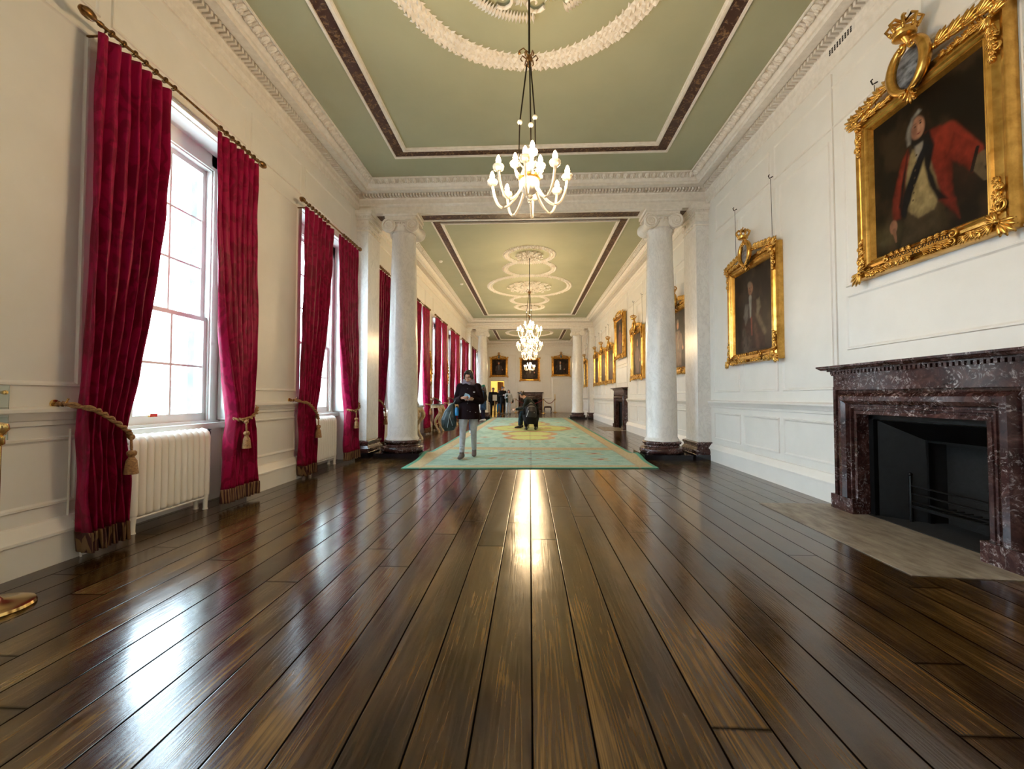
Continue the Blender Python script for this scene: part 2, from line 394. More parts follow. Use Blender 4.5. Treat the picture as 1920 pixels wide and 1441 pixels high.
for sx in (-1,1):
    for z0,z1 in ((.15,.85),(1.0,1.75),(1.85,2.25)): mb.box(sx*.33-.2,sx*.33+.2,-.045,-.035,z0,z1)
mb.build('door_leaf',PAINT,d,sm=0)
mb=MB(); mb.box(-.56,-.51,-.05,-.035,.95,1.32); mb.lathe([(.012,-.11),(.03,-.11),(.03,-.08),(.012,-.04)],(-.535,0,1.12),12,'y'); tag(mb.build('door_handle',BRASS,d),'long brass plate and knob')

# ---------------- cornices, beams ----------------
CP=[(0,4.70),(.018,4.705),(.018,4.80),(.03,4.81),(.045,4.835),(.02,4.845),(.02,4.93),(.035,4.95),(.03,4.962),(.03,5.018),(.14,5.02),(.14,5.0),(.25,5.0),(.25,5.045),(.27,5.05),(.30,5.085),(.31,5.10),(.405,5.145),(.425,5.125),(.44,5.125),(.44,5.152)]
BP=[(0,4.68),(0,4.795)]+[(p,z) for p,z in CP[3:]]
def cornice(mb,A,B,nrm,mA,mB,prof,deco=True,pitch=.0565):
    mb.ext(prof,A,B,nrm,mA,mB)
    if not deco: return
    A=Vector(A);B=Vector(B);d=(B-A).normalized();L=(B-A).length;nn=Vector(nrm)
    k=int((L-.25)/pitch)
    for i in range(k):
        s=.12+(i+.5)*pitch; c=A+d*s
        p0=c+nn*.028-d*.015; p1=c+nn*.125+d*.015
        mb.box(p0.x,p1.x,p0.y,p1.y,4.965,5.018)
    P2=.128; k=int((L-.7)/P2); off=(L-k*P2)/2
    up=Vector((0,0,1)); sl=(nn*.11+up*.055); nd=(nn*.45-up*.9).normalized()
    for i in range(k):
        s=off+(i+.5)*P2; c=A+d*s+nn*.365+up*5.113
        R3=Matrix((tuple(sl.normalized()),tuple(d),tuple(nd))).transposed().to_4x4(); mb.ell(c,(.060,.042,.030),8,5,R3); mb.ell(c-sl*.1+nd*.018,(.036,.018,.026),6,4,R3); mb.ell(c+d*.036-sl*.2+nd*.01,(.026,.014,.024),6,4,R3); mb.ell(c-d*.036-sl*.2+nd*.01,(.026,.014,.024),6,4,R3)
        mb.octa(c+d*P2*.5,sl*.48,d*.012,nd*.030)
def section(ya,yb,tn,decoa):
    mb=MB()
    cornice(mb,(-XW,ya,0),(-XW,yb,0),(1,0,0),1,1,CP)
    cornice(mb,(XW,ya,0),(XW,yb,0),(-1,0,0),1,1,CP)
    # near end and far end faces
    cornice(mb,(-XW,yb,0),(XW,yb,0),(0,-1,0),1,1,BP if yb<YE-.1 else CP,True)
    cornice(mb,(-XW,ya,0),(XW,ya,0),(0,1,0),1,1,BP,False)
    return tag(mb.build('trim_%d'%tn,PLAST,sm=25,recalc=True),kind='structure')
section(YB,B1-BH,3,0); section(B1+BH,B2-BH,4,0); section(B2+BH,YE,5,0)
for i,by in enumerate((B1,B2)):
    mb=MB(); mb.box(-XW,XW,by-BH+.012,by+BH-.012,4.681,HC+.03)
    # sunk brown soffit panels with white margins
    for x0,x1 in ((-2.11,2.11),(-3.02,-2.83),(2.83,3.02)):
        mb.box(x0,x1,by-.115,by+.115,4.676,4.683,1)
        mb.box(x0-.02,x1+.02,by-.135,by-.115,4.668,4.683); mb.box(x0-.02,x1+.02,by+.115,by+.135,4.668,4.683)
        mb.box(x0-.02,x0,by-.115,by+.115,4.668,4.683); mb.box(x1,x1+.02,by-.115,by+.115,4.668,4.683)
    tag(mb.build('trim_%d'%(6+i),[PLAST,BAND],sm=0),kind='structure')
# ceiling bands and plaster ornament: parts of the ceiling
def ring_rect(mb,x,ya,yb,w,z0,z1,mi=0):
    for a in ((-x,-x+w,ya,yb),(x-w,x,ya,yb),(-x+w,x-w,ya,ya+w),(-x+w,x-w,yb-w,yb)): mb.box(*a,z0,z1,mi)
for ya,yb in ((.39,6.71),(9.16,20.24),(22.95,28.95)):
    mb=MB(); ring_rect(mb,2.245,ya-.03,yb+.03,.03,HC-.028,HC+.01)
    ring_rect(mb,2.045,ya+.17,yb-.17,.06,HC-.035,HC+.01); ring_rect(mb,2.03,ya+.185,yb-.185,.03,HC-.045,HC+.01)
    mb.build('plaster_fillet',PLAST,ceil,sm=0)
    mb=MB(); ring_rect(mb,2.215,ya,yb,.17,HC-.006,HC+.005); mb.build('gilded_band',BAND,ceil,sm=0)
def garland(cx,cy,ri,ro,name='plaster_garland',dens=1.0):
    mb=MB(); w=ro-ri; rows=max(2,round(w/.050)); 
    for j in range(rows):
        r=ri+w*(j+.5)/rows; n=int(2*PI*r/.066*dens)
        for k in range(n):
            a=2*PI*(k+.5*(j%2))/n+random.uniform(-.006,.006); er=Vector((math.cos(a),math.sin(a),0)); et=Vector((-er.y,er.x,0))
            tl=random.uniform(.5,.95)*(1 if j%2 else -1); d=(et+er*tl*.6).normalized()
            c=Vector((cx,cy,HC-.012))+er*(r+random.uniform(-.008,.008))
            mb.octa(c,d*.042,d.cross(Vector((0,0,1)))*.019,(0,0,-.038+random.uniform(-.012,.008)))
    # serrated edges
    for r,s in ((ri,-1),(ro,1)):
        n=int(2*PI*r/.085)
        for k in range(n):
            a=2*PI*k/n; er=Vector((math.cos(a),math.sin(a),0)); et=Vector((-er.y,er.x,0))
            mb.octa(Vector((cx,cy,HC-.006))+er*(r),er*.03+et*.02,et*.02,(0,0,-.018))
    m2=[]
    N=72
    vs=[];fs=[]
    for k in range(N):
        a=2*PI*k/N
        for r,z in ((ri+.01,HC),(ri+.03,HC-.012),(ro-.03,HC-.012),(ro-.01,HC)): vs.append((cx+r*math.cos(a),cy+r*math.sin(a),z))
    for k in range(N):
        for i in range(3): fs.append((k*4+i,((k+1)%N)*4+i,((k+1)%N)*4+i+1,k*4+i+1))
    mb.add(vs,fs)
    return mb.build(name,PLAST,ceil,sm=0)
def rosette(cx,cy,R):
    mb=MB()
    for ringi,(rr,n,ln,hh) in enumerate(((R*.82,11,R*.25,.07),(R*.52,9,R*.3,.09),(R*.22,7,R*.24,.10))):
        for k in range(n):
            a=2*PI*(k+.3*ringi)/n; er=Vector((math.cos(a),math.sin(a),0)); et=Vector((-er.y,er.x,0)); c=Vector((cx,cy,HC-.01))+er*rr
            for q in (-2,-1,0,1,2):
                dd=(er+et*q*.38).normalized(); mb.octa(c+dd*ln*.45-er*ln*.25,dd*ln*.55,dd.cross(Vector((0,0,1)))*ln*.13,(0,0,-hh*(1-.12*abs(q))))
            c2=c+et*R*.28; sg=1 if k%2 else -1; mb.loft([c2+Vector((.0125*R*t*math.cos(sg*t*.5+a),.0125*R*t*math.sin(sg*t*.5+a),-.045)) for t in range(1,15)],[.010+.0008*t for t in range(14)],n=8)
    mb.ell((cx,cy,HC-.02),(R*.14,R*.14,.07),18,8); return mb
def tuft(mb,cx,cy,R):
    for k in range(int(2*PI*R/.035)):
        a=2*PI*k/int(2*PI*R/.035)
        if ((k+5)//9)%4==3: continue
        er=Vector((math.cos(a),math.sin(a),0)); et=Vector((-er.y,er.x,0))
        mb.octa(Vector((cx,cy,HC-.03))+er*R,er*.075,et*.02,(0,0,-.045))
C1=3.52
garland(0,C1,1.21,1.44,dens=1.05)
mb=rosette(0,C1,.62); tuft(mb,0,C1,.72); mb.build('plaster_rosette',PLAST,ceil,sm=0)
CH2=11.62; CH3=15.0; CH4=18.38; CH5=25.9
garland(0,CH3,1.36,1.52); mb=rosette(0,CH3,.78); mb.build('plaster_rosette',PLAST,ceil,sm=0)
for cy,ri,ro in ((CH2,.58,.74),(12.88,.68,.84),(17.1,.66,.82),(CH4,.52,.68)): garland(0,cy,ri,ro)
for cy in (CH2,CH4): rosette(0,cy,.38).build('plaster_rosette',PLAST,ceil,sm=0)
garland(0,CH5,1.32,1.5)
rosette(0,CH5,.5).build('plaster_rosette',PLAST,ceil,sm=0)
for i,(x,y,w) in enumerate(((-2.62,12.03,'nearer the marble column'),(-2.4,14.5,'farther along, above the fifth crimson curtains'))):
    o=MB().lathe([(.0,-.045),(.035,-.045),(.055,-.03),(.06,0)],(x,y,HC),16).build('smoke_detector',WHITE)
    tag(o,'small round white smoke detector on the green ceiling, '+w,'smoke detector','smoke detectors on the left of the ceiling')
mb=MB(); mb.box(XW-.024,XW-.016,4.22,4.58,4.852,4.926)
for i in range(9):
    for j in range(3): mb.box(XW-.027,XW-.021,4.25+i*.037,4.268+i*.037,4.86+j*.022,4.876+j*.022,1)  # raised black blocks: the shade inside the vent slots as colour
tag(mb.build('air_vent',[PAINT,SOOT_SLOT],sm=0),'small slotted air vent in the frieze high above the large officer portrait','vent')
# ---------------- columns and pilasters ----------------
def spiral(mb,c,R,turns,w,h,ax,sgn,mir=1,steps=46):
    """raised flat spiral on a volute face; ax 'y': face normal along y"""
    pts=[]
    for i in range(steps+1):
        t=i/steps; a=PI/2*1.0+mir*turns*2*PI*t; r=R*(1-t*.86)
        pts.append(Vector(c)+Vector((mir*0+r*math.cos(a),0,r*math.sin(a))))
    mb.loft(pts,[w*(1-.55*i/steps) for i in range(steps+1)],side=(0,1,0),n=6)
def make_column():
    r=empty('marble_column')
    MB().box(-.43,.43,-.41,.41,0,.095).build('plinth',BLACKM,r,sm=0)
    MB().lathe([(.34,.095),(.385,.10),(.405,.13),(.405,.165),(.385,.20),(.345,.215),(.325,.22),(.315,.245),(.325,.262),(.345,.268),(.352,.29),(.345,.312),(.325,.32),(.30,.325)],n=48).build('base',REDM,r,sm=60)
    MB().lathe([(.315,.32),(.315,.345),(.298,.365),(.283,.40),(.281,1.2),(.272,2.2),(.25,3.3),(.228,4.2),(.224,4.27),(.238,4.285),(.238,4.305),(.226,4.315),(.224,4.42)],n=48,caps=False).build('shaft',MARB,r,sm=60)
    mb=MB()
    mb.lathe([(.225,4.33),(.235,4.40),(.245,4.45),(.25,4.49),(.24,4.52),(.23,4.56)],n=32)
    for k in range(20):
        a=2*PI*k/20; mb.ell((.24*math.cos(a),.24*math.sin(a),4.45),(.022,.022,.04),6,5)
    for s in (-1,1):
        cx=s*.225; cz=4.425
        # bolster joining the front and the rear volute
        mb.lathe([(.0,-.27),(.125,-.27),(.135,-.262),(.135,-.235),(.12,-.21),(.10,-.12),(.085,-.03),(.085,.03),(.10,.12),(.12,.21),(.135,.235),(.135,.262),(.125,.27),(0,.27)],(cx,0,cz),28,'y')
        for f in (-1,1):
            spiral(mb,(cx,f*.274,cz),.124,2.3,.021,.01,'y',f,mir=-s); mb.ell((cx,f*.275,cz),(.022,.014,.022),8,6)
    for f in (-1,1):
        mb.box(-.225,.225,f*.2,f*.268,4.515,4.565)
        mb.loft([(-.25,f*.27,4.555),(-.1,f*.27,4.535),(.1,f*.27,4.535),(.25,f*.27,4.555)],.011,n=6)
        mb.loft([(-.2,f*.27,4.50),(0,f*.27,4.485),(.2,f*.27,4.50)],.008,n=6)
        for i in range(5): mb.ell((-.1+i*.05,f*.262,4.475),(.017,.02,.022),6,5)
    mb.build('capital',PLAST,r,sm=50)
    mb=MB(); mb.box(-.30,.30,-.27,.27,4.565,4.60)
    mb.ext([(0,4.60),(.025,4.605),(.04,4.63),(.04,4.68)],(-.29,-.255,0),(.29,-.255,0),(0,-1,0),-1,-1)
    mb.box(-.315,.315,-.285,.285,4.63,4.68)
    for i in range(16): mb.box(-.27+i*.035,-.25+i*.035,-.295,-.285,4.635,4.665); mb.box(-.27+i*.035,-.25+i*.035,.285,.295,4.635,4.665)
    mb.build('abacus',PLAST,r,sm=0)
    return r
def make_pilaster(s):    # s=-1 on the left wall: projects towards +x
    r=empty('marble_pilaster'); x0=s*XW
    def X(d): return x0-s*d
    def blk(mb,d,ey,z0,z1): mb.box(X(-.001),X(d),-.3-ey,.3+ey,z0,z1)
    MB_=MB(); blk(MB_,.23,.0,.32,4.38); MB_.build('shaft',MARB,r,sm=0)
    mb=MB(); blk(mb,.315,.085,0,.10); mb.build('plinth',BLACKM,r,sm=0)
    mb=MB()
    pr=[(.295,.065,.10),(.305,.075,.14),(.30,.07,.175),(.275,.045,.205),(.262,.03,.225),(.268,.035,.26),(.285,.055,.275),(.285,.055,.31),(.24,.012,.325)]
    vs=[];fs=[]
    for d,e,z in pr:
        for y,dd in ((-.3-e,0),(-.3-e,d),(.3+e,d),(.3+e,0)): vs.append((X(dd),y,z))
    for i in range(len(pr)-1):
        for k in range(3): fs.append((i*4+k,i*4+k+1,i*4+4+k+1,i*4+4+k))
    mb.add(vs,fs); mb.build('base',REDM,r,sm=25)
    mb=MB()
    for d,e,z0,z1 in ((.245,.015,4.30,4.325),(.24,.01,4.38,4.40),(.255,.025,4.40,4.43),(.23,0,4.43,4.52),(.25,.02,4.52,4.545),(.265,.035,4.545,4.58),(.30,.07,4.58,4.61),(.315,.085,4.61,4.68)): blk(mb,d,e,z0,z1)
    for i in range(12): mb.box(X(.265),X(.285),-.30+i*.052,-.275+i*.052,4.55,4.58)
    for yy in (-.3,.3):
        for i in range(5): mb.box(X(.03+i*.045),X(.055+i*.045),yy-.055,yy+.055,4.55,4.58)
    for i in range(4): 
        mb.ell((X(.235),-.21+i*.14,4.475),(.02,.03,.03),8,5)
        mb.ell((X(.235),-.21+i*.14,4.35),(.012,.045,.015),8,5)
    for yy in (-.305,): mb.ell((X(.115),yy,4.475),(.03,.02,.03),8,5)
    mb.build('capital',PLAST,r,sm=0)
    return r
c0=make_column(); c0.location=(-2.47,B1,0); tag(c0,'grey-veined white marble Ionic column nearest on the left, by the front corner of the rug','column','Ionic marble columns under the beams')
for x,y,lb in ((2.5,B1,'grey-veined white marble Ionic column nearest on the right, by the front corner of the rug'),(-2.47,B2,'distant marble Ionic column on the left near the far end of the rug'),(2.49,B2,'distant marble Ionic column on the right near the far end of the rug')):
    c=copy_tree(c0); c.location=(x,y,0); c['label']=lb
for s,side in ((-1,'left'),(1,'right')):
    p=make_pilaster(s); p.location=(0,B1,0); tag(p,'square marble pilaster on red marble base against the %s wall beside the near column'%side,'pilaster','marble pilasters behind the columns')
    q=copy_tree(p); q.location=(0,B2,0); q['label']='distant square marble pilaster against the %s wall beside the far column'%side

# ---------------- windows ----------------
def make_window(w=1.66):
    r=empty('window_1'); h=w/2; xi=-XW-.30    # frame inner plane
    mb=MB()
    a=h-.08; b=h-.175      # frame outer / sash outer half width
    mb.box(xi-.10,xi,-h,-b,.84,OPH); mb.box(xi-.10,xi,b,h,.84,OPH); mb.box(xi-.10,xi,-h,h,3.70,OPH); mb.box(xi-.12,xi+.02,-h,h,.80,.885)
    for s in (-1,1): mb.box(xi,xi+.02,s*(b+.015),s*(b+.05),.885,3.74)
    mb.box(xi,xi+.02,-b-.05,b+.05,3.715,3.75)
    mb.build('window_frame',JOIN,r,sm=0)
    def sash(name,x,z0,z1,rows,bot,top):
        mb=MB(); fw=.05
        mb.box(x-.04,x,-b,-b+fw,z0,z1); mb.box(x-.04,x,b-fw,b,z0,z1); mb.box(x-.04,x,-b,b,z0,z0+bot); mb.box(x-.04,x,-b,b,z1-top,z1)
        hh=(z1-top-z0-bot)/rows
        for i in range(1,rows): mb.box(x-.032,x-.006,-b,b,z0+bot+i*hh-.011,z0+bot+i*hh+.011)
        for i in (1,2):
            y=-b+fw+(2*b-2*fw)*i/3; mb.box(x-.033,x-.005,y-.012,y+.012,z0,z1)
        o=mb.build(name,JOIN,r,sm=0)
        MB().box(x-.022,x-.018,-b+.02,b-.02,z0+.02,z1-.02).build('glass',PANE,o,sm=0)
        return o
    lo=sash('lower_sash',xi-.02,.885,2.03,2,.085,.045); sash('upper_sash',xi-.062,1.99,3.71,3,.045,.06)
    tag(MB().box(-.035+0,0,-.04,.04,0,.03).xf(Matrix.Translation((xi+.0,0,.955))).build('sash_lift',BRASS,lo,sm=0),'small brass lift')
    for s in (-1,1):     # shutters folded on the reveals
        mb=MB(); y0=s*h; y1=s*(h-.03)
        mb.box(xi+.01,-XW-.02,y0,y1,.885,3.90)
        for z0,z1 in ((1.0,1.72),(1.80,2.78),(2.86,3.78)):
            mb.box(xi+.05,-XW-.06,y1,y1-s*.008,z0,z1); mb.box(xi+.075,-XW-.085,y1,y1-s*.018,z0+.03,z1-.03)
        mb.build('shutter',JOIN,r,sm=0)
    mb=MB(); mb.box(xi,-XW-.01,-h,h,3.895,OPH); mb.box(xi+.07,-XW-.07,-h+.12,h-.12,3.885,3.9); mb.build('soffit_panel',JOIN,r,sm=0)
    mb=MB(); mb.box(-XW-.26,-XW-.19,-h+.01,h-.01,.80,.86); mb.build('window_sill',JOIN,r,sm=0)
    # outer stone jambs
    mb=MB()
    for s in (-1,1): mb.box(-XW-.60,-XW-.50,s*(h-.10),s*(h+.25),-.5,4.2); mb.box(-XW-.5,-XW-.42,s*(h-.13),s*h,.6,4.0,1)
    mb.build('stone_jamb',[M_STONE,JOIN],r,sm=0)
    return r
M_STONE=M('dark_jamb_stone',(.13,.14,.15),.8,c2=(.07,.075,.08),nscale=6,bump=.3)
w0=make_window(); tag(w0,kind='structure')
for i,c in enumerate(WC):
    w=w0 if i==0 else copy_tree(w0); w.location=(0,c+.11,0); w.name='window_%d'%(i+1)

# ---------------- curtains ----------------
def interp(z,pts):
    if z>=pts[0][0]: return pts[0][1]
    for (z0,v0),(z1,v1) in zip(pts,pts[1:]):
        if z>=z1:
            t=(z0-z)/(z0-z1); t=t*t*(3-2*t)*.35+t*.65; return v0+(v1-v0)*t
    return pts[-1][1]
LOUT=[(3.85,-.885),(3.4,-.90),(2.8,-.91),(1.7,-.915),(1.0,-.94),(.5,-.93),(0,-.90)]
LIN=[(3.85,-.29),(3.2,-.285),(2.73,-.32),(2.25,-.38),(1.78,-.45),(1.33,-.535),(.88,-.635),(.5,-.60),(0,-.595)]
LIN2=[(3.75,-.07),(3.2,-.11),(2.33,-.25),(1.8,-.37),(1.33,-.48),(.85,-.61),(.5,-.58),(0,-.57)]
RIN=[(3.85,.265),(3.0,.275),(1.92,.335),(1.39,.425),(.95,.535),(.56,.465),(0,.43)]
RIN2=[(3.85,.12),(3.0,.15),(2.24,.20),(1.4,.38),(.92,.545),(.56,.47),(0,.44)]
ROUT=[(3.85,.895),(3.2,.875),(2.0,.885),(1.17,.83),(.97,.80),(.5,.895),(0,.92)]
XC=-XW+.15
def sheet(inn,out,z0,z1,nz,seed,n=78,folds=6.5):
    rnd=random.Random(seed); ph=[rnd.uniform(-.5,.5) for _ in range(6)]; vs=[];fs=[]
    for j in range(nz+1):
        z=z0+(z1-z0)*j/nz; a=interp(z,inn); b=interp(z,out); wd=abs(a-b)
        amp=min(.068,.036+.05*(.75-wd)+(.008*math.sin(z*2+seed)))
        amp=.034 if z>3.6 else amp
        for i in range(n+1):
            u=i/n; uu=u+.012*math.sin(u*7+z*1.3+ph[0])+.01*math.sin(z*2.1+ph[1]+u*11)*(1-abs(2*u-1))
            th=2*PI*folds*uu+ph[2]
            f=math.sin(th)+.28*math.sin(2*th+ph[3]+z*.4)+.2*math.sin(3.1*th*.37+z*.8)
            wob=.010*math.sin(9*z+u*23+ph[4])*(1 if z<.9 else .35)
            y=b+(a-b)*(u+.010*math.sin(2*th+1.0))
            vs.append((XC+amp*f+wob,y,z))
    for j in range(nz):
        for i in range(n): k=j*(n+1)+i; fs.append((k,k+1,k+n+2,k+n+1))
    return vs,fs
def make_curtain(side,near):
    r=empty('curtain'); inn=(LIN if near else LIN2) if side<0 else (RIN if near else RIN2); out=LOUT if side<0 else ROUT; sd=3 if side<0 else 5
    mb=MB(); vs,fs=sheet(inn,out,.19,3.83,90,sd); mb.add(vs,fs)
    o=mb.build('drape',CRIM,r,sm=180,recalc=False); m=o.modifiers.new('thickness','SOLIDIFY'); m.thickness=.006
    mb=MB(); vs,fs=sheet(inn,out,.05,.192,5,sd)
    vs=[(x+.006,y,z) for x,y,z in vs]; mb.add(vs,fs); o=mb.build('fringe',FRINGE,r,sm=180,recalc=False); m=o.modifiers.new('thickness','SOLIDIFY'); m.thickness=.014
    # tieback: rope from a wall hook round the gathered drape
    if side<0: P=[(-XW+.02,-.98,1.10),(-XW+.09,-.98,1.10),(XC+.10,-.93,1.06),(XC+.115,-.86,1.01),(XC+.12,-.76,.935),(XC+.11,-.68,.875),(XC+.05,-.635,.85),(XC-.04,-.64,.88)]; K=(XC+.10,-.66,.83)
    else: P=[(-XW+.02,.93,1.06),(-XW+.07,.92,1.06),(XC+.06,.86,1.03),(XC+.11,.78,.97),(XC+.12,.68,.92),(XC+.10,.58,.90),(XC+.03,.54,.91),(XC-.04,.55,.93)]; K=(XC+.12,.60,.87)
    mb=MB(); pts=[Vector(p) for p in P]; dense=[]
    for a,b in zip(pts,pts[1:]):
        for t in range(8): dense.append(a.lerp(b,t/8))
    dense.append(pts[-1])
    for q in (0,PI):
        mb.loft([p+Vector((.011*math.cos(i*.75+q),0,.011*math.sin(i*.75+q))) for i,p in enumerate(dense)],.0115,n=7)
    tb=mb.build('tieback_cord',CORD,r,sm=60)
    mb=MB(); kx,ky,kz=K
    mb.loft([(kx,ky,kz+.04),(kx+.012,ky-.012,kz-.02),(kx+.006,ky,kz-.10)],.009,n=6); mb.ell((kx,ky,kz+.01),.024,10,6)
    mb.lathe([(.0,-.09),(.02,-.09),(.032,-.105),(.03,-.125),(.018,-.14),(.022,-.15),(.034,-.17),(.046,-.27),(.042,-.272),(0,-.27)],(kx+.006,ky,kz),16); mb.build('tassel',CORD,tb,sm=60)
    mb=MB(); yh=P[0][1]; mb.lathe([(.0,0),(.03,.005),(.028,.015),(.01,.02)],(-XW,yh,P[0][2]),12,'x'); mb.loft([(-XW,yh,P[0][2]),(-XW+.09,yh,P[0][2]),(-XW+.11,yh,P[0][2]+.035)],.007,n=6); mb.build('tieback_hook',BRASS,tb)
    return r
def make_rod():
    r=empty('curtain_rod'); zz=3.885; x=XC
    MB().loft([(x,-.86,zz),(x,.86,zz)],.014,side=(1,0,0),n=10).build('pole',GOLDD,r)
    for s in (-1,1):
        MB().lathe([(.012,0),(.02,.01),(.02,.03),(.013,.04),(.013,.055),(.028,.07),(.038,.10),(.036,.13),(.02,.16),(.0,.168)],(0,0,0),14,'y').xf(Matrix.Translation((x,s*.86,zz))@(rotm('Z',PI) if s<0 else Matrix.Identity(4))).build('finial',GOLDD,r)
    for yy in (-.84,.84): MB().loft([(-XW,yy,zz-.05),(x-.03,yy,zz-.05),(x,yy,zz-.015)],.009,n=6).build('bracket',GOLDD,r)
    first=None
    for k in range(14):
        y=-.8+k*.092 if k<7 else .3+(k-7)*.085
        if first is None:
            mb=MB(); pts=[(x+.024*math.cos(a*PI/5),y,zz+.024*math.sin(a*PI/5)) for a in range(11)]; mb.loft(pts,.0055,side=(0,1,0),n=6)
            mb.lathe([(.02,-.012),(.023,0),(.02,.012)],(x,y,zz),10,'y'); first=mb.build('ring',GOLDD,r); y0=y
        else: c=first.copy(); COL.objects.link(c); c.parent=r; c.location=(0,y-y0,0)
    return r
NAMES=['','first','second','third','fourth','fifth','sixth','seventh','eighth','ninth']
EXTRA=['','nearest the camera','just before the near pilaster','behind the near column','just past the near column','beside the first console table','','','beyond the far column','last before the end wall']
rod0=make_rod(); cL=make_curtain(-1,True); cR=make_curtain(1,True); cL2=make_curtain(-1,False); cR2=make_curtain(1,False)
for i in range(1,len(WC)):
    c=WC[i]
    rod=rod0 if i==1 else copy_tree(rod0); rod.location=(0,c,0)
    ex=(', '+EXTRA[i]) if EXTRA[i] else ''
    tag(rod,'ringed gilt curtain rod over the %s window on the left%s'%(NAMES[i],ex),'curtain rod','gilt curtain rods above the windows')
    for side,pn,pf in ((-1,cL,cL2),(1,cR,cR2)):
        q=pn if i==1 else (pf if i==2 else copy_tree(pf)); q.location=(0,c,0)
        if i>2: q.scale=(1,1,1)
        tag(q,'crimson fringed curtain at the %s side of the %s window%s'%('near' if side<0 else 'far',NAMES[i],ex),'curtain','crimson curtains along the left wall')

# ---------------- radiators ----------------
def make_radiator():
    r=empty('radiator'); x1=-XW+.035; x0=x1-.17; n=12; pitch=.071
    path=[(x1-.036,0,.16),(x1-.036,0,.74)]+[((x1+x0)/2+.049*math.cos(a),0,.74+.049*math.sin(a)*1.1) for a in (PI*k/6 for k in range(1,6))]+[(x0+.036,0,.74),(x0+.036,0,.16)]
    path=[((x1+x0)/2+(p[0]-(x1+x0)/2)*(1.0),p[1],p[2]) for p in path]
    s0=None
    for k in range(n):
        y=(k-(n-1)/2)*pitch
        if s0 is None:
            mb=MB(); mb.loft(path,[(.034,.034)]*len(path),side=(0,1,0),n=12); mb.box(x0+.03,x1-.03,-.02,.02,.18,.74); mb.ell((x1-.036,0,.16),(.034,.034,.03),10,6); mb.ell((x0+.036,0,.16),(.034,.034,.03),10,6)
            s0=mb.build('radiator_section',WHITE,r,sm=70); s0.location=(0,y,0)
        else: q=s0.copy(); COL.objects.link(q); q.parent=r; q.location=(0,y,0)
    for yy in (-(n-1)/2*pitch,(n-1)/2*pitch):
        mb=MB()
        for xx in (x1-.036,x0+.036): mb.loft([(xx,yy,.18),(xx,yy,.09),(xx,yy,.02),(xx,yy,0)],[.032,.022,.02,.026],n=10)
        mb.build('foot',WHITE,r)
    mb=MB(); xm=(x0+x1)/2
    mb.loft([(xm,n/2*pitch-.02,.72),(xm,n/2*pitch+.05,.72)],.015,n=8); mb.lathe([(.0,0),(.02,0),(.022,.05),(.01,.06),(.028,.075),(.0,.085)],(xm,n/2*pitch+.05,.73),10); tag(mb.build('valve',IRON,r),'black valve at the top corner')
    mb=MB(); mb.loft([(x1-.036,-(n/2)*pitch,.12),(x1-.036,n/2*pitch,.12)],.011,n=6); mb.build('pipe',WHITE,r)
    return r
rad=make_radiator()
for i in range(1,len(WC)):
    q=rad if i==1 else copy_tree(rad); q.location=(-.02,WC[i]+.03,0)
    ex=(', '+EXTRA[i]) if EXTRA[i] else ''
    tag(q,'cream column radiator under the %s window%s'%(NAMES[i],ex),'radiator','column radiators under the windows')
mb=MB(); mb.loft([(-XW+.012,2.84,.92),(-XW+.012,2.84,.30),(-XW+.075,2.86,.22),(-XW+.075,2.88,.0)],.007,n=6)
tag(mb.build('wall_cable',WHITE),'thin painted cable running down the wall beside the nearest curtain','cable')

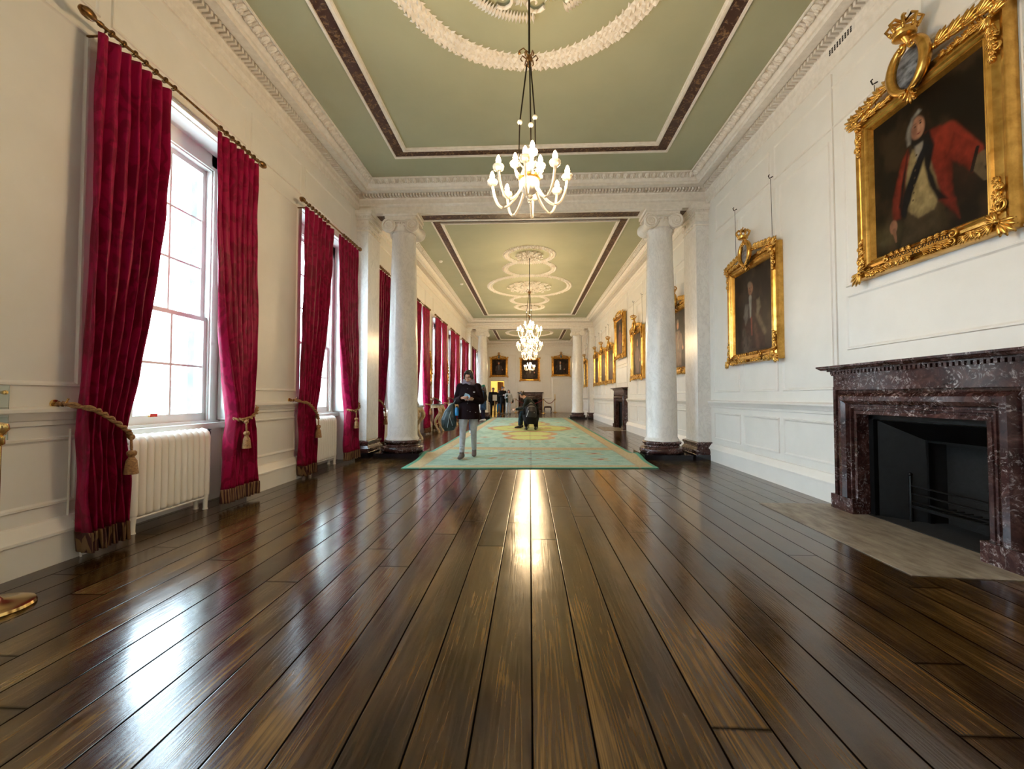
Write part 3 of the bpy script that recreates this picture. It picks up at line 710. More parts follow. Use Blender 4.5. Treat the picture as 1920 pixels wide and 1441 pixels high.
# ---------------- chandeliers ----------------
def make_chandelier(narm=8,sc=1.0,ring2=False):
    """origin at the ceiling; hook 1.04 below, globe 2.16 below"""
    r=empty('chandelier')
    zg=2.97-HC; zh=4.10-HC
    MB().lathe([(.0,0),(.06,0),(.05,-.03),(.015,-.05)],n=16).build('ceiling_plate',DWIRE,r)
    MB().loft([(0,0,-.02),(0,0,zh)],.009,n=8).build('rod',DWIRE,r)
    mb=MB(); mb.ell((0,0,zh-.02),(.03,.03,.04),10,6); mb.ell((0,0,zh-.07),(.02,.02,.03),8,6)
    for k in range(6):
        a=k*PI/3; e=Vector((math.cos(a),math.sin(a),0)); mb.loft([e*.01+Vector((0,0,zh-.03)),e*.06+Vector((0,0,zh+.01)),e*.075+Vector((0,0,zh-.02)),e*.06+Vector((0,0,zh-.04))],.006,n=5)
    mb.loft([(0,0,zh+.03),(-.05,-.02,zh+.06),(-.085,-.03,zh+.03)],.005,n=5); mb.ell((-.085,-.03,zh+.01),.014,8,6); mb.build('hook_crown',GOLDD,r)
    for k,(a,zb) in enumerate(((PI*1.5+.15,3.44-HC),(PI*.92,3.537-HC),(PI*.30,3.61-HC))):
        e=Vector((math.cos(a),math.sin(a),0)); b=e*.085*sc+Vector((0,0,zb)); 
        o=MB().loft([Vector((0,0,zh-.06))+e*.02,b,e*.10*sc+Vector((0,0,zg+.05))],[.007,.006,.004],n=6).build('suspension_cord',DWIRE,r)
        mb=MB(); mb.ell(b,(.022,.022,.022),10,6); mb.build('glass_bead',CRYS,o)
    MB().ell((0,0,zg),(.088*sc,.088*sc,.085*sc),24,14).build('globe',CHINA,r,sm=80)
    MB().lathe([(.0,-.165),(.012,-.16),(.012,-.15),(.022,-.14),(.008,-.125),(.028,-.112),(.032,-.10),(.0,-.085)],(0,0,zg),14).build('finial',CRYS,r,sm=60)
    mb=MB(); mb.lathe([(.0,.07),(.07,.07),(.075,.085),(.03,.10),(.02,.13),(.045,.155),(.05,.19),(.02,.22),(.012,.26),(.0,.27)],(0,0,zg),18)
    for k in range(6):
        a=k*PI/3+.2; e=Vector((math.cos(a),math.sin(a),0)); z=Vector((0,0,zg))
        mb.loft([z+e*.02+Vector((0,0,.12)),z+e*.08+Vector((0,0,.17)),z+e*.12+Vector((0,0,.13)),z+e*.10+Vector((0,0,.10))],[.007,.010,.007,.004],n=6)
        mb.lathe([(.0,.06),(.018,.07),(.018,.09),(.0,.1)],z+e*.1,8)
    mb.build('vase_stem',CRYS,r,sm=60)
    mb=MB(); mb.lathe([(.085*sc,.04),(.094*sc,.05),(.094*sc,.06),(.085*sc,.07)],(0,0,zg),24); mb.build('gilt_collar',GOLD,r)
    def arm0(R,drop,up,zo):
        e=Vector((1,0,0)); z=Vector((0,0,zg+zo))
        a=MB().loft([z+e*(.07*sc+(R-.07*sc)*(1-(1-q/14)**1.5))+Vector((0,0,-drop*math.sin(PI*min(1,q/14*1.05))**.8+up*(q/14)**3)) for q in range(15)],.0115,n=8).build('arm',CRYS,r,sm=70)
        c=z+e*R+Vector((0,0,up))
        MB().lathe([(.0,-.012),(.018,-.012),(.042,.005),(.048,.025),(.044,.035),(.02,.02),(.016,.045),(.0,.046)],c,14).build('drip_cup',CRYS,a,sm=70)
        MB().lathe([(.012,.04),(.020,.058),(.022,.075),(.015,.10),(.006,.118),(.0,.122)],c,12,mi=0).build('bulb',BULB,a,sm=70)
        return a
    def ring(R,drop,up,zo,n,ph):
        a=arm0(R,drop,up,zo); a.rotation_euler=(0,0,ph)
        for k in range(1,n): q=copy_tree(a,r); q.rotation_euler=(0,0,ph+2*PI*k/n)
    ring(.325*sc,.17,.045,-.02,narm,PI*1.5-.10)
    ring(.13*sc,-.02,.13,.06,3,PI*1.5+.2)
    if ring2: ring(.22*sc,.05,.15,.06,6,.3)
    for k in range(4):
        l=bpy.data.lights.new('chandelier_light','POINT'); l.energy=LAMP; l.color=(1,.70,.38); l.shadow_soft_size=.05
        lo=bpy.data.objects.new('lamp_light',l); COL.objects.link(lo); lo.parent=r
        a=PI/4+k*PI/2-.3; lo.location=(.30*sc*math.cos(a),.30*sc*math.sin(a),zg+.15)
    return r
ch=make_chandelier(); ch.location=(0.0,C1,HC); tag(ch,'glass-armed chandelier hanging nearest the camera, in front of the first beam','chandelier','chandeliers down the centre of the ceiling')
for y,lb in ((CH2,'small lit glass chandelier, first one beyond the near columns'),(CH4,'small lit glass chandelier hanging just before the far columns'),(CH5,'farthest lit chandelier, in front of the middle portrait on the end wall')):
    q=copy_tree(ch); q.location=(0,y,HC); q['label']=lb
big=make_chandelier(12,1.4,True); big.location=(0,CH3,HC); tag(big,'largest two-tiered chandelier, under the big middle plaster ring','chandelier','chandeliers down the centre of the ceiling')

# ---------------- fireplaces ----------------
def make_fireplace(w,iron=True):
    """front faces local -y, back on the wall plane y=0, x across"""
    r=empty('fireplace'); h=w/2; jw=.27; zt=1.25
    pr=[(0,0),(0,-.125),(.035,-.125),(.04,-.10),(.06,-.095),(.075,-.125),(.10,-.15),(.14,-.155),(.17,-.13),(.18,-.095),(.195,-.095),(.20,-.112),(.215,-.112),(.22,-.085),(.235,-.085),(.24,-.10),(.27,-.10),(.27,.12)]
    mb=MB(); n=len(pr); vs=[];fs=[]
    for cx,cz,sx,sz in ((-h,.0,1,0),(-h,zt,1,-1),(h,zt,-1,-1),(h,.0,-1,0)):
        for q,d in pr: vs.append((cx+sx*q,d,cz+sz*q))
    for c in range(3):
        for i in range(n-1): fs.append((c*n+i,(c+1)*n+i,(c+1)*n+i+1,c*n+i+1))
    mb.add(vs,fs)
    mb.build('surround',REDM,r,sm=28)
    for s in (-1,1): MB().box(s*(h+.008),s*(h-.278),-.162,-.002,0,.15).build('plinth_block',REDM,r,sm=0)
    MB().box(-h,h,-.12,0,zt,1.37).build('frieze',REDM,r,sm=0)
    mb=MB(); mb.box(-h-.01,h+.01,-.135,0,1.365,1.378)
    k=int(w/.042)
    for i in range(k): x=-h+(i+.5)*w/k; mb.box(x-.012,x+.012,-.158,-.12,1.378,1.408)
    mb.box(-h-.03,h+.03,-.165,0,1.408,1.42); mb.build('dentil_course',REDM,r,sm=0)
    mb=MB(); mb.ext([(0,1.418),(.03,1.422),(.05,1.44),(.06,1.445),(.06,1.462),(0,1.468)],(-h-.04,-.17,0),(h+.04,-.17,0),(0,-1,0),-1,-1)
    mb.box(-h-.04,h+.04,-.17,0,1.418,1.467); mb.ext([(0,1.418),(.03,1.422),(.05,1.44),(.06,1.445),(.06,1.462),(0,1.468)],(-h-.04,0,0),(-h-.04,-.17,0),(-1,0,0),0,-1); mb.ext([(0,1.418),(.03,1.422),(.05,1.44),(.06,1.445),(.06,1.462),(0,1.468)],(h+.04,0,0),(h+.04,-.17,0),(1,0,0),0,-1); mb.build('mantel_shelf',REDM,r,sm=0)
    # cast iron insert: outer frame, splayed cheeks, dark lining
    a=h-jw; mb=MB()
    for s in (-1,1):
        mb.box(s*a,s*(a-.05),-.03,.02,0,.98); mb.box(s*(a-.05),s*(a-.065),-.04,.0,0,.93)
        mb.add([(s*(a-.06),0,0),(s*(a-.30),.26,0),(s*(a-.30),.26,.74),(s*(a-.06),0,.92)],[(0,1,2,3)])
        mb.box(s*(a-.29),s*(a-.31),.24,.28,0,.75)
        mb.add([(s*(a-.10),.035,.12),(s*(a-.255),.205,.12),(s*(a-.255),.205,.66),(s*(a-.10),.035,.80)],[(0,1,2,3)])
    mb.box(-a,a,-.03,.02,.93,.98)
    mb.add([(-a+.06,0,.92),(a-.06,0,.92),(a-.30,.26,.74),(-a+.30,.26,.74)],[(0,1,2,3)])
    mb.box(-a+.3,a-.3,.24,.28,.735,.755)
    mb.build('iron_insert',IRON,r,sm=0,recalc=False)
    mb=MB(); b=a-.30; mb.add([(-b,.30,0),(-b,.45,0),(-b,.45,.76),(-b,.27,.76)],[(0,1,2,3)]); mb.add([(b,.27,0),(b,.45,0),(b,.45,.76),(b,.27,.76)],[(0,1,2,3)])
    mb.add([(-b,.45,0),(b,.45,0),(b,.45,.76),(-b,.45,.76)],[(0,1,2,3)]); mb.add([(-b,.27,.76),(b,.27,.76),(b,.45,.76),(-b,.45,.76)],[(0,1,2,3)]); mb.build('lining',SOOT_SLOT,r,sm=0,recalc=False)
    g=MB()
    for z in (.20,.27,.34): g.loft([(-b-.05,.13,z),(b+.05,.13,z)],.008,n=6)
    g.box(-b-.06,b+.06,.12,.145,.14,.17)
    for s in (-1,1): g.loft([(s*(b+.05),.13,.0),(s*(b+.05),.13,.42),(s*(b+.05),.13,.45)],[.014,.012,.003],n=8); g.ell((s*(b+.05),.13,.44),.018,8,6)
    for i in range(9): g.loft([(-b+i*b/4,.14,.15),(-b+i*b/4,.42,.15)],.006,n=5)
    gr=g.build('fire_grate',IRON,r,sm=50)
    bs=MB().box(-a-.0,a+.0,-.02,.44,.001,.012).build('hearth_plate',SOOT_SLOT,r,sm=0)
    for c_ in r.children:
        if c_.name.split('.')[0] in ('fire_grate','iron_insert'): c_.location=(0,.045,0)
    return r
fp=make_fireplace(FPR[0][1]); fp.location=(XW,FPR[0][0],0); fp.rotation_euler=(0,0,-PI/2); tag(fp,'large dark red veined marble fireplace at the right edge of the picture','fireplace','red marble fireplaces')
f2=copy_tree(fp); f2.location=(XW,FPR[1][0],0); tag(f2,'red marble fireplace on the right wall beyond the near column','fireplace')
f3=copy_tree(fp); f3.location=(EF[0],YE,0); f3.rotation_euler=(0,0,0); tag(f3,'dark marble fireplace on the end wall below the middle portrait','fireplace')
o=MB().add([(2.45,2.80,.001),(XW-.02,2.73,.001),(XW-.02,4.61,.001),(2.47,4.61,.001),(2.45,2.80,.006),(XW-.02,2.73,.006),(XW-.02,4.61,.006),(2.47,4.61,.006)],[(4,5,6,7),(0,1,5,4),(1,2,6,5),(2,3,7,6),(3,0,4,7)]).build('hearth_slab',HEARTH,sm=0)
tag(o,'worn pale stone hearth slab in front of the large near fireplace','hearth','stone hearths')
o=MB().box(2.5,XW-.02,14.0,15.8,.001,.006).build('hearth_slab',HEARTH,sm=0); tag(o,'pale hearth slab in front of the farther right wall fireplace','hearth','stone hearths')
# ---------------- paintings ----------------
def sstep(a,b,x): t=np.clip((x-a)/(b-a),0,1); return t*t*(3-2*t)
def fnoise(U,V,sc,seed):
    rs=np.random.RandomState(seed); out=0
    for o in range(4):
        n=int(sc*2**o)+2; g=rs.rand(n+1,n+1); x=U*(n-1); y=V*(n-1); xi=np.floor(x).astype(int).clip(0,n-1); yi=np.floor(y).astype(int).clip(0,n-1); fx=x-xi; fy=y-yi; fx=fx*fx*(3-2*fx); fy=fy*fy*(3-2*fy)
        out=out+(g[xi,yi]*(1-fx)*(1-fy)+g[xi+1,yi]*fx*(1-fy)+g[xi,yi+1]*(1-fx)*fy+g[xi+1,yi+1]*fx*fy)*.5**o
    return out/1.875
def seg_d(U,V,a,b,asp=1):
    ax,ay=a;bx,by=b; dx,dy=(bx-ax)*asp,by-ay; px,py=(U-ax)*asp,V-ay; t=np.clip((px*dx+py*dy)/(dx*dx+dy*dy+1e-9),0,1); return np.hypot(px-t*dx,py-t*dy),t
class Art:
    def __init__(s,w,h,nx,nz,seed,bg=(.012,.008,.005),bg2=(.045,.026,.013)):
        s.w,s.h,s.nx,s.nz=w,h,nx,nz; s.asp=w/h
        u,v=np.meshgrid(np.linspace(0,1,nx+1),np.linspace(0,1,nz+1)); s.U=u.ravel(); s.V=v.ravel()
        n=fnoise(s.U,s.V,5,seed); t=sstep(.45,.75,n)[:,None]; s.C=np.array(bg)*(1-t)+np.array(bg2)*t; s.n=fnoise(s.U,s.V,22,seed+1)
    def put(s,mask,col,var=.35,alpha=1):
        c=np.array(col)[None,:]*(1-var+2*var*s.n[:,None]); m=(mask*alpha)[:,None]; s.C=s.C*(1-m)+c*m; return s
    def ell(s,cx,cy,rx,ry,col,ang=0,soft=.25,**k):
        x=(s.U-cx)*s.asp;y=s.V-cy;c,q=math.cos(ang),math.sin(ang); d=np.hypot((x*c+y*q)/rx,(-x*q+y*c)/ry); return s.put(1-sstep(1-soft,1+soft*.3,d),col,**k)
    def seg(s,a,b,r0,r1,col,soft=.3,**k):
        d,t=seg_d(s.U,s.V,a,b,s.asp); d=d/(r0+(r1-r0)*t); return s.put(1-sstep(1-soft,1+soft*.3,d),col,**k)
    def poly(s,P,col,**k):
        ins=np.zeros(len(s.U),bool); n=len(P)
        dm=np.full(len(s.U),9.)
        for i in range(n):
            (x0,y0),(x1,y1)=P[i],P[(i+1)%n]; cond=((y0>s.V)!=(y1>s.V)); xx=(x1-x0)*(s.V-y0)/((y1-y0) if y1!=y0 else 1e-9)+x0; ins^=cond&(s.U<xx)
            dm=np.minimum(dm,seg_d(s.U,s.V,P[i],P[(i+1)%n],s.asp)[0])
        sd=np.where(ins,dm,-dm); sh=.55+.45*sstep(-.02,.07,sd)+.5*(fnoise(s.U,s.V,9,77)-.5); k.setdefault('var',.45); c0=np.array(col)[None,:]*sh[:,None]*(1-k['var']+2*k['var']*s.n[:,None]); m=(sstep(-.012,.012,sd+.012*(s.n-.5))*k.get('alpha',1))[:,None]; s.C=s.C*(1-m)+c0*m; return s
    def build(s,parent,y=-.03):
        s.C=s.C*getattr(s,'k',.60)
        me=bpy.data.meshes.new('canvas'); nx,nz=s.nx,s.nz
        vs=[((u-.5)*s.w,y,v*s.h-s.h/2) for u,v in zip(s.U,s.V)]; fs=[(j*(nx+1)+i,j*(nx+1)+i+1,(j+1)*(nx+1)+i+1,(j+1)*(nx+1)+i) for j in range(nz) for i in range(nx)]
        me.from_pydata(vs,[],fs); me.materials.append(CANVAS)
        a=me.color_attributes.new('Col','FLOAT_COLOR','POINT'); a.data.foreach_set('color',np.hstack([np.clip(s.C,0,1),np.ones((len(s.U),1))]).astype(np.float32).ravel())
        o=bpy.data.objects.new('canvas',me); COL.objects.link(o); o.parent=parent; return o
SK=(.42,.20,.115)
def art_officer(w,h):   # old officer: red coat, pale waistcoat, arm stretched to one side
    a=Art(w,h,170,210,11)
    a.ell(.12,.13,.16,.12,(.10,.075,.03),soft=.8,alpha=.7); a.ell(.85,.35,.12,.22,(.05,.022,.012),soft=.9,alpha=.6)
    a.poly([(.33,.27),(.66,.25),(.70,.02),(.26,.0),(.29,.12)],(.065,.042,.020))             # breeches
    a.poly([(.36,.68),(.30,.62),(.24,.50),(.19,.38),(.19,.22),(.27,.21),(.32,.40),(.38,.60)],(.24,.028,.014))  # near sleeve
    a.poly([(.52,.72),(.66,.70),(.74,.62),(.74,.45),(.74,.26),(.79,.04),(.70,.14),(.62,.22),(.56,.35),(.52,.50)],(.20,.022,.012))
    a.seg((.70,.61),(.90,.40),.085,.062,(.27,.030,.015)); a.poly([(.76,.60),(.97,.40),(.89,.29),(.70,.47)],(.25,.027,.014))
    a.poly([(.40,.66),(.50,.64),(.57,.50),(.64,.26),(.58,.17),(.44,.16),(.32,.26),(.33,.45),(.36,.58)],(.36,.27,.12))   # waistcoat
    a.poly([(.42,.68),(.52,.68),(.50,.56),(.46,.52),(.43,.60)],(.50,.44,.35))
    a.poly([(.50,.70),(.56,.72),(.60,.60),(.56,.46),(.62,.30),(.70,.20),(.62,.22),(.55,.34),(.51,.50)],(.012,.010,.012))
    a.poly([(.52,.66),(.56,.62),(.40,.36),(.32,.20),(.27,.24),(.31,.38),(.40,.52)],(.010,.010,.014))     # sash
    a.poly([(.36,.66),(.33,.50),(.31,.38),(.28,.25),(.26,.30),(.29,.45)],(.014,.010,.010))
    for i in range(7): a.ell(.44-.012*i*.6,.60-.05*i,.008,.008,(.10,.07,.03))
    a.ell(.455,.785,.058,.085,SK,ang=.12); a.ell(.48,.76,.030,.05,(.50,.25,.15),alpha=.7); a.ell(.43,.76,.022,.05,(.24,.10,.06),soft=.8,alpha=.6)
    a.poly([(.345,.765),(.36,.70),(.39,.70),(.405,.80),(.43,.86),(.50,.885),(.47,.905),(.40,.88),(.365,.83)],(.36,.34,.29))
    a.ell(.435,.80,.011,.006,(.03,.015,.01)); a.ell(.485,.805,.010,.006,(.03,.015,.01)); a.ell(.468,.778,.010,.02,(.55,.28,.18)); a.ell(.465,.742,.016,.005,(.25,.05,.04))
    a.ell(.43,.818,.018,.004,(.14,.09,.06)); a.ell(.485,.822,.014,.004,(.14,.09,.06))
    a.poly([(.40,.70),(.50,.70),(.52,.67),(.42,.665)],(.02,.015,.015))
    a.ell(.195,.175,.035,.055,(.30,.14,.08)); a.seg((.20,.15),(.22,.06),.018,.008,(.24,.11,.06))
    a.ell(.96,.335,.05,.055,(.15,.10,.05)); a.seg((.93,.30),(.98,.22),.03,.02,(.13,.09,.045)); a.seg((.93,.42),(.885,.30),.012,.012,(.02,.012,.01)); a.ell(.42,.79,.03,.07,(.20,.08,.05),soft=.9,alpha=.5)
    return a
def art_robes(w,h):    # standing man in peer's robes
    a=Art(w,h,100,130,23,(.020,.012,.010),(.055,.032,.022))
    a.poly([(.38,.62),(.26,.55),(.18,.30),(.12,.03),(.80,.03),(.76,.30),(.74,.52),(.62,.62)],(.05,.018,.014))
    a.poly([(.30,.60),(.24,.45),(.30,.33),(.38,.40),(.40,.58)],(.24,.22,.19),alpha=.8)
    a.poly([(.60,.60),(.68,.62),(.72,.50),(.62,.38),(.60,.45)],(.30,.25,.17),alpha=.8)
    a.seg((.62,.42),(.80,.20),.05,.045,(.20,.155,.10),alpha=.65,soft=.9,var=.8); a.seg((.25,.26),(.30,.02),.05,.08,(.13,.11,.09),alpha=.6,soft=.9,var=.8); a.seg((.55,.30),(.62,.05),.04,.06,(.12,.05,.04),soft=.9,alpha=.8); a.ell(.36,.12,.14,.14,(.10,.08,.07),soft=.9,alpha=.5,var=.9)
    a.seg((.44,.66),(.44,.42),.035,.02,(.34,.32,.28)); a.seg((.46,.40),(.47,.20),.02,.015,(.25,.05,.04))
    a.ell(.45,.765,.062,.085,(.34,.17,.10)); a.ell(.42,.82,.055,.045,(.30,.23,.17),soft=.6,alpha=.7); a.ell(.47,.775,.008,.006,(.03,.02,.01)); a.ell(.425,.775,.008,.006,(.03,.02,.01)); a.ell(.45,.73,.015,.004,(.2,.05,.04))
    return a
def art_plain(w,h,seed,coat,shirt,nx=50,nz=64,tall=False):
    a=Art(w,h,nx,nz,seed,(.012,.008,.007),(.04,.024,.017)); a.k=1.35; r=random.Random(seed); c=.5+r.uniform(-.05,.05)
    a.poly([(c-.10,.66),(c-.20,.58),(c-.24,.35),(c-.20,.02),(c+.20,.02),(c+.22,.35),(c+.20,.58),(c+.10,.66)],coat)
    a.seg((c-.18,.55),(c-.22,.28),.05,.04,tuple(x*1.25 for x in coat)); a.seg((c+.18,.55),(c+.26,.36),.05,.04,tuple(x*1.2 for x in coat)); a.ell(c+.28,.33,.03,.04,SK)
    a.poly([(c-.05,.66),(c+.05,.66),(c+.06,.30),(c-.04,.28)],shirt)
    a.ell(c,.76,.055,.085,SK); a.ell(c-.005,.83,.06,.045,(.20,.16,.12),soft=.5,alpha=.8)
    a.ell(c+.02,.77,.008,.006,(.02,.01,.01)); a.ell(c-.02,.77,.008,.006,(.02,.01,.01))
    return a
# ---------------- carved gilt frames ----------------
FPROF=[(0,.0),(0,.06),(.012,.085),(.035,.078),(.05,.062),(.062,.07),(.08,.095),(.10,.10),(.112,.085),(.122,.09),(.132,.082),(.14,.07),(.148,.074),(.156,.06),(.17,.04),(.175,.02)]
def frame_ring(mb,w,h,prof=FPROF,k=1):
    n=len(prof); vs=[];fs=[]
    for sx,sz in ((-1,-1),(1,-1),(1,1),(-1,1)):
        for q,d in prof: vs.append((sx*(w/2-q*k),-d,sz*(h/2-q*k)))
    for c in range(4):
        for i in range(n-1): fs.append((c*n+i,((c+1)%4)*n+i,((c+1)%4)*n+i+1,c*n+i+1))
    mb.add(vs,fs)
def scroll(mb,x,z,y,R,a0,dirn,turn=1.35,w=.014,tail=0):
    pts=[];n=20
    for i in range(n+1):
        t=i/n; a=a0+dirn*turn*2*PI*t; r=R*(1-.82*t); pts.append((x+r*math.cos(a),y-.012*t,z+r*math.sin(a)))
    mb.loft(pts,[w*(1-.3*i/n) for i in range(n+1)],side=(0,1,0),n=6); mb.ell(pts[-1],w*1.3,8,5)
def leaf(mb,x,z,y,ang,L,wd=.3):
    """acanthus leaf: fan of lobes"""
    for q in (-.9,-.45,0,.45,.9):
        a=ang+q*.75; l=L*(1-.28*abs(q)); c=(x+math.cos(a)*l*.5,y-.012,z+math.sin(a)*l*.5)
        mb.ell(c,(l*.52,.016,L*.105),6,5,Matrix.Rotation(-a,4,'Y'))
    mb.ell((x,y-.015,z),L*.14,8,5)
def corner(mb,sx,sz,w,h,top):
    x=sx*(w/2-.06); z=sz*(h/2-.06); y=-.085; r=random.Random(int(sx*3+sz*5+9))
    leaf(mb,x,z,y-.01,math.atan2(sz,sx),.15); leaf(mb,x,z,y-.02,math.atan2(-sz,-sx),.10)
    for i in range(5):   # run along the vertical side
        zz=z-sz*(.06+i*.052); leaf(mb,x-sx*.01*(i%2),zz,y,math.atan2(-sz,sx*(.4 if i%2 else -.5)),.085-.006*i)
    scroll(mb,x,z-sz*.12,y-.01,.045,PI/2*sz,sx,1.2,.011); scroll(mb,x+sx*.015,z-sz*.23,y-.01,.032,PI/2*sz,-sx,1.2,.009)
    for i in range(6 if top else 4):
        xx=x-sx*(.05+i*.055); leaf(mb,xx,z+sz*.012*(i%2),y,math.atan2(sz*.6,-sx*1.0),.10-.006*i)
    scroll(mb,x-sx*.13,z+sz*.03,y-.01,.04,0,-sx*sz,1.2,.011)
CRESTB=M('enamel_shield',(.012,.016,.025),.3,c2=(.22,.24,.27),nscale=12,nstretch=(1,1,2))
def crest(parent,w,h,s=1.0):
    mb=MB(); z0=h/2+.03*s; y=-.12
    for sx in (-1,1):
        pts=[(sx*.115*s*math.sin(t),y-.02,z0+.02*s-.15*s*math.cos(t)) for t in [PI*.02+PI*.92*i/14 for i in range(15)]]
        mb.loft(pts,[.016*s+.016*s*math.sin(PI*i/14) for i in range(15)],side=(0,1,0),n=8); scroll(mb,sx*.045*s,z0+.145*s,y-.02,.038*s,PI/2,sx,1.1,.011*s); scroll(mb,sx*.04*s,z0-.135*s,y-.02,.03*s,-PI/2,-sx,1.1,.010*s)
        for i in range(5): 
            xx=sx*(.15+.075*i)*s; zz=h/2+(.045-.012*i)*s
            leaf(mb,xx,zz,-.10,math.atan2(.5,sx*1.0),.11*s); 
            if i%2==0: scroll(mb,xx+sx*.02*s,zz+.025*s,-.105,.036*s,PI,sx,1.2,.010*s)
    mb.loft([(0,y,z0-.16*s),(0,-.09,h/2-.16*s)],.02*s,n=6); leaf(mb,0,h/2-.10*s,-.11,-PI/2,.09*s)
    # crown
    zc=z0+.20*s; yc=-.16
    mb.lathe([(.050*s,0),(.060*s,.008),(.056*s,.03*s),(.062*s,.04*s)],(0,yc,zc),16)
    for k in range(8):
        a=2*PI*k/8; e=Vector((math.cos(a),math.sin(a),0)); c=Vector((0,yc,zc))
        mb.loft([c+e*.058*s+Vector((0,0,.035*s)),c+e*.085*s+Vector((0,0,.085*s)),c+e*.055*s+Vector((0,0,.115*s)),c+Vector((0,0,.095*s))],.009*s,n=6)
        mb.ell(c+e*.066*s+Vector((0,0,.055*s)),.013*s,6,5)
    mb.ell((0,yc,zc+.115*s),.016*s,8,5); mb.box(-.004,.004,yc-.004,yc+.004,zc+.12*s,zc+.16*s); mb.box(-.016*s,.016*s,yc-.004,yc+.004,zc+.138*s,zc+.147*s)
    mb.loft([(0,yc,zc+.02),(0,-.12,z0+.17*s)],.022*s,n=6)
    c=mb.build('crest',GOLD,parent,sm=75)
    mb=MB(); mb.lathe([(.0,-.02),(.08*s,-.016),(.108*s,0),(.108*s,.02)],(0,y,z0),20,'y'); mb.xf(Matrix.Translation((0,0,z0))@Matrix.Diagonal((1,1,1.25,1))@Matrix.Translation((0,0,-z0)))
    mb.build('shield',CRESTB,c,sm=50)
def make_picture(loc,rz,w,h,art,tilt=0,crested=True,wires=True,detail=True,plaque=None,zhook=4.12,cs=1.0,topleaf=False):
    """local: x across, z up, centre origin, front -y"""
    r=empty('framed_portrait',loc,rot=(0,0,rz))
    t=r
    mats=GOLD
    inner=bpy.data.objects
    fr=MB(); frame_ring(fr,w,h); fr.box(-w/2+.02,w/2-.02,-.03,.0,-h/2+.02,h/2-.02)
    parts=[]
    f=fr.build('frame',mats,r,sm=35); parts.append(f)
    parts.append(art.build(r,-.038))
    for sx in (-1,1):
        for sz in (-1,1):
            mb=MB(); corner(mb,sx,sz,w,h,sz>0); parts.append(mb.build('corner_ornament',GOLD,r,sm=75))
    if crested:
        crest(r,w,h,cs)
    elif topleaf:
        mb=MB()
        for i in range(-6,7): leaf(mb,i*.07,h/2-.01+.03*math.cos(i*.25),-.09,PI/2-.12*i,.11)
        mb.ell((0,-.10,h/2+.05),(.05,.03,.06)); mb.build('top_ornament',GOLD,r,sm=30)
    zb=-h/2+.075; pl=None
    for sx in (-1,1):
        mb=MB()
        for i in range(4): leaf(mb,sx*(.06+i*.055),zb-.03+.008*(i%2),-.10,math.atan2(-.5,sx),.07)
        for i in range(4): leaf(mb,sx*(.05+i*.055),zb+.035,-.10,math.atan2(.7,sx),.055)
        scroll(mb,sx*.29,zb+.02,-.105,.035,PI/2,-sx,1.1,.010); scroll(mb,sx*.28,zb-.03,-.105,.03,-PI/2,sx,1.1,.009)
        pl=mb.build('plaque_scrollwork',GOLD,r,sm=75)
    tag(MB().box(-.26,.26,-.112,-.09,zb-.022,zb+.026).build('title_plaque',GOLD,pl,sm=0),'gilt inscription plate')
    if plaque:
        cu=bpy.data.curves.new('lettering','FONT'); cu.body=plaque; cu.size=.046; cu.align_x='CENTER'; cu.align_y='CENTER'; cu.extrude=.0008; cu.space_line=.62
        to=bpy.data.objects.new('lettering',cu); COL.objects.link(to); to.parent=pl; to.location=(0,-.1128,zb+.003); to.rotation_euler=(PI/2,0,0); cu.materials.append(DWIRE)
        bpy.context.view_layer.update(); lm=bpy.data.meshes.new_from_object(to); mo=bpy.data.objects.new('lettering',lm); COL.objects.link(mo); mo.parent=pl; mo.location=to.location; mo.rotation_euler=to.rotation_euler; bpy.data.objects.remove(to)
    if wires:
        zt=zhook-loc[2]
        for sx in (-1,1):
            x=sx*w*.36
            o=MB().loft([(x,-.02,h/2-.03),(x,-.03,zt-.02)],.0035,n=5).build('hanging_chain',DWIRE,r)
            MB().loft([(x,0,zt+.01),(x,-.045,zt-.015),(x,-.06,zt+.02),(x,-.045,zt+.035)],.007,n=6).build('wall_hook',DWIRE,o)
    if tilt:
        r.rotation_mode='XYZ'
        r.matrix_world=Matrix.Translation(loc)@Matrix.Rotation(rz,4,'Z')@Matrix.Rotation(tilt,4,'X')
    return r
XP=XW-.002; RZ=-PI/2
a=make_picture((XP,3.52,3.06),RZ,1.30,1.56,art_officer(.96,1.22),plaque='MARQUESS CORNWALLIS\nK.G.',cs=1.35)
tag(a,'large gilt framed portrait of an officer in a red coat above the near fireplace','portrait','gilt framed portraits on the right wall')
a=make_picture((XP,6.17,2.42),RZ,1.36,1.55,art_robes(1.02,1.21),cs=1.15)
tag(a,'gilt framed portrait of a robed man, between near fireplace and marble pilaster','portrait','gilt framed portraits on the right wall')
a=make_picture((XP,9.18,2.40),RZ,1.36,1.55,art_plain(1.02,1.21,31,(.14,.08,.055),(.24,.16,.11),70,80),cs=1.1)
tag(a,'brown gilt framed portrait seen in the gap between near column and pilaster','portrait','gilt framed portraits on the right wall')
a=make_picture((XP,12.62,2.44),RZ,1.36,1.56,art_plain(1.02,1.22,32,(.09,.05,.045),(.13,.09,.08)),cs=1.1)
tag(a,'crested gilt portrait just left of the near right column','portrait','gilt framed portraits on the right wall')
a=make_picture((XP-.05,14.82,3.27),RZ,1.48,1.55,art_plain(1.14,1.21,33,(.10,.045,.045),(.30,.14,.09)),crested=False,topleaf=True,wires=False)
tag(a,'highest gilt portrait without a crown, above the farther fireplace on the right','portrait','gilt framed portraits on the right wall')
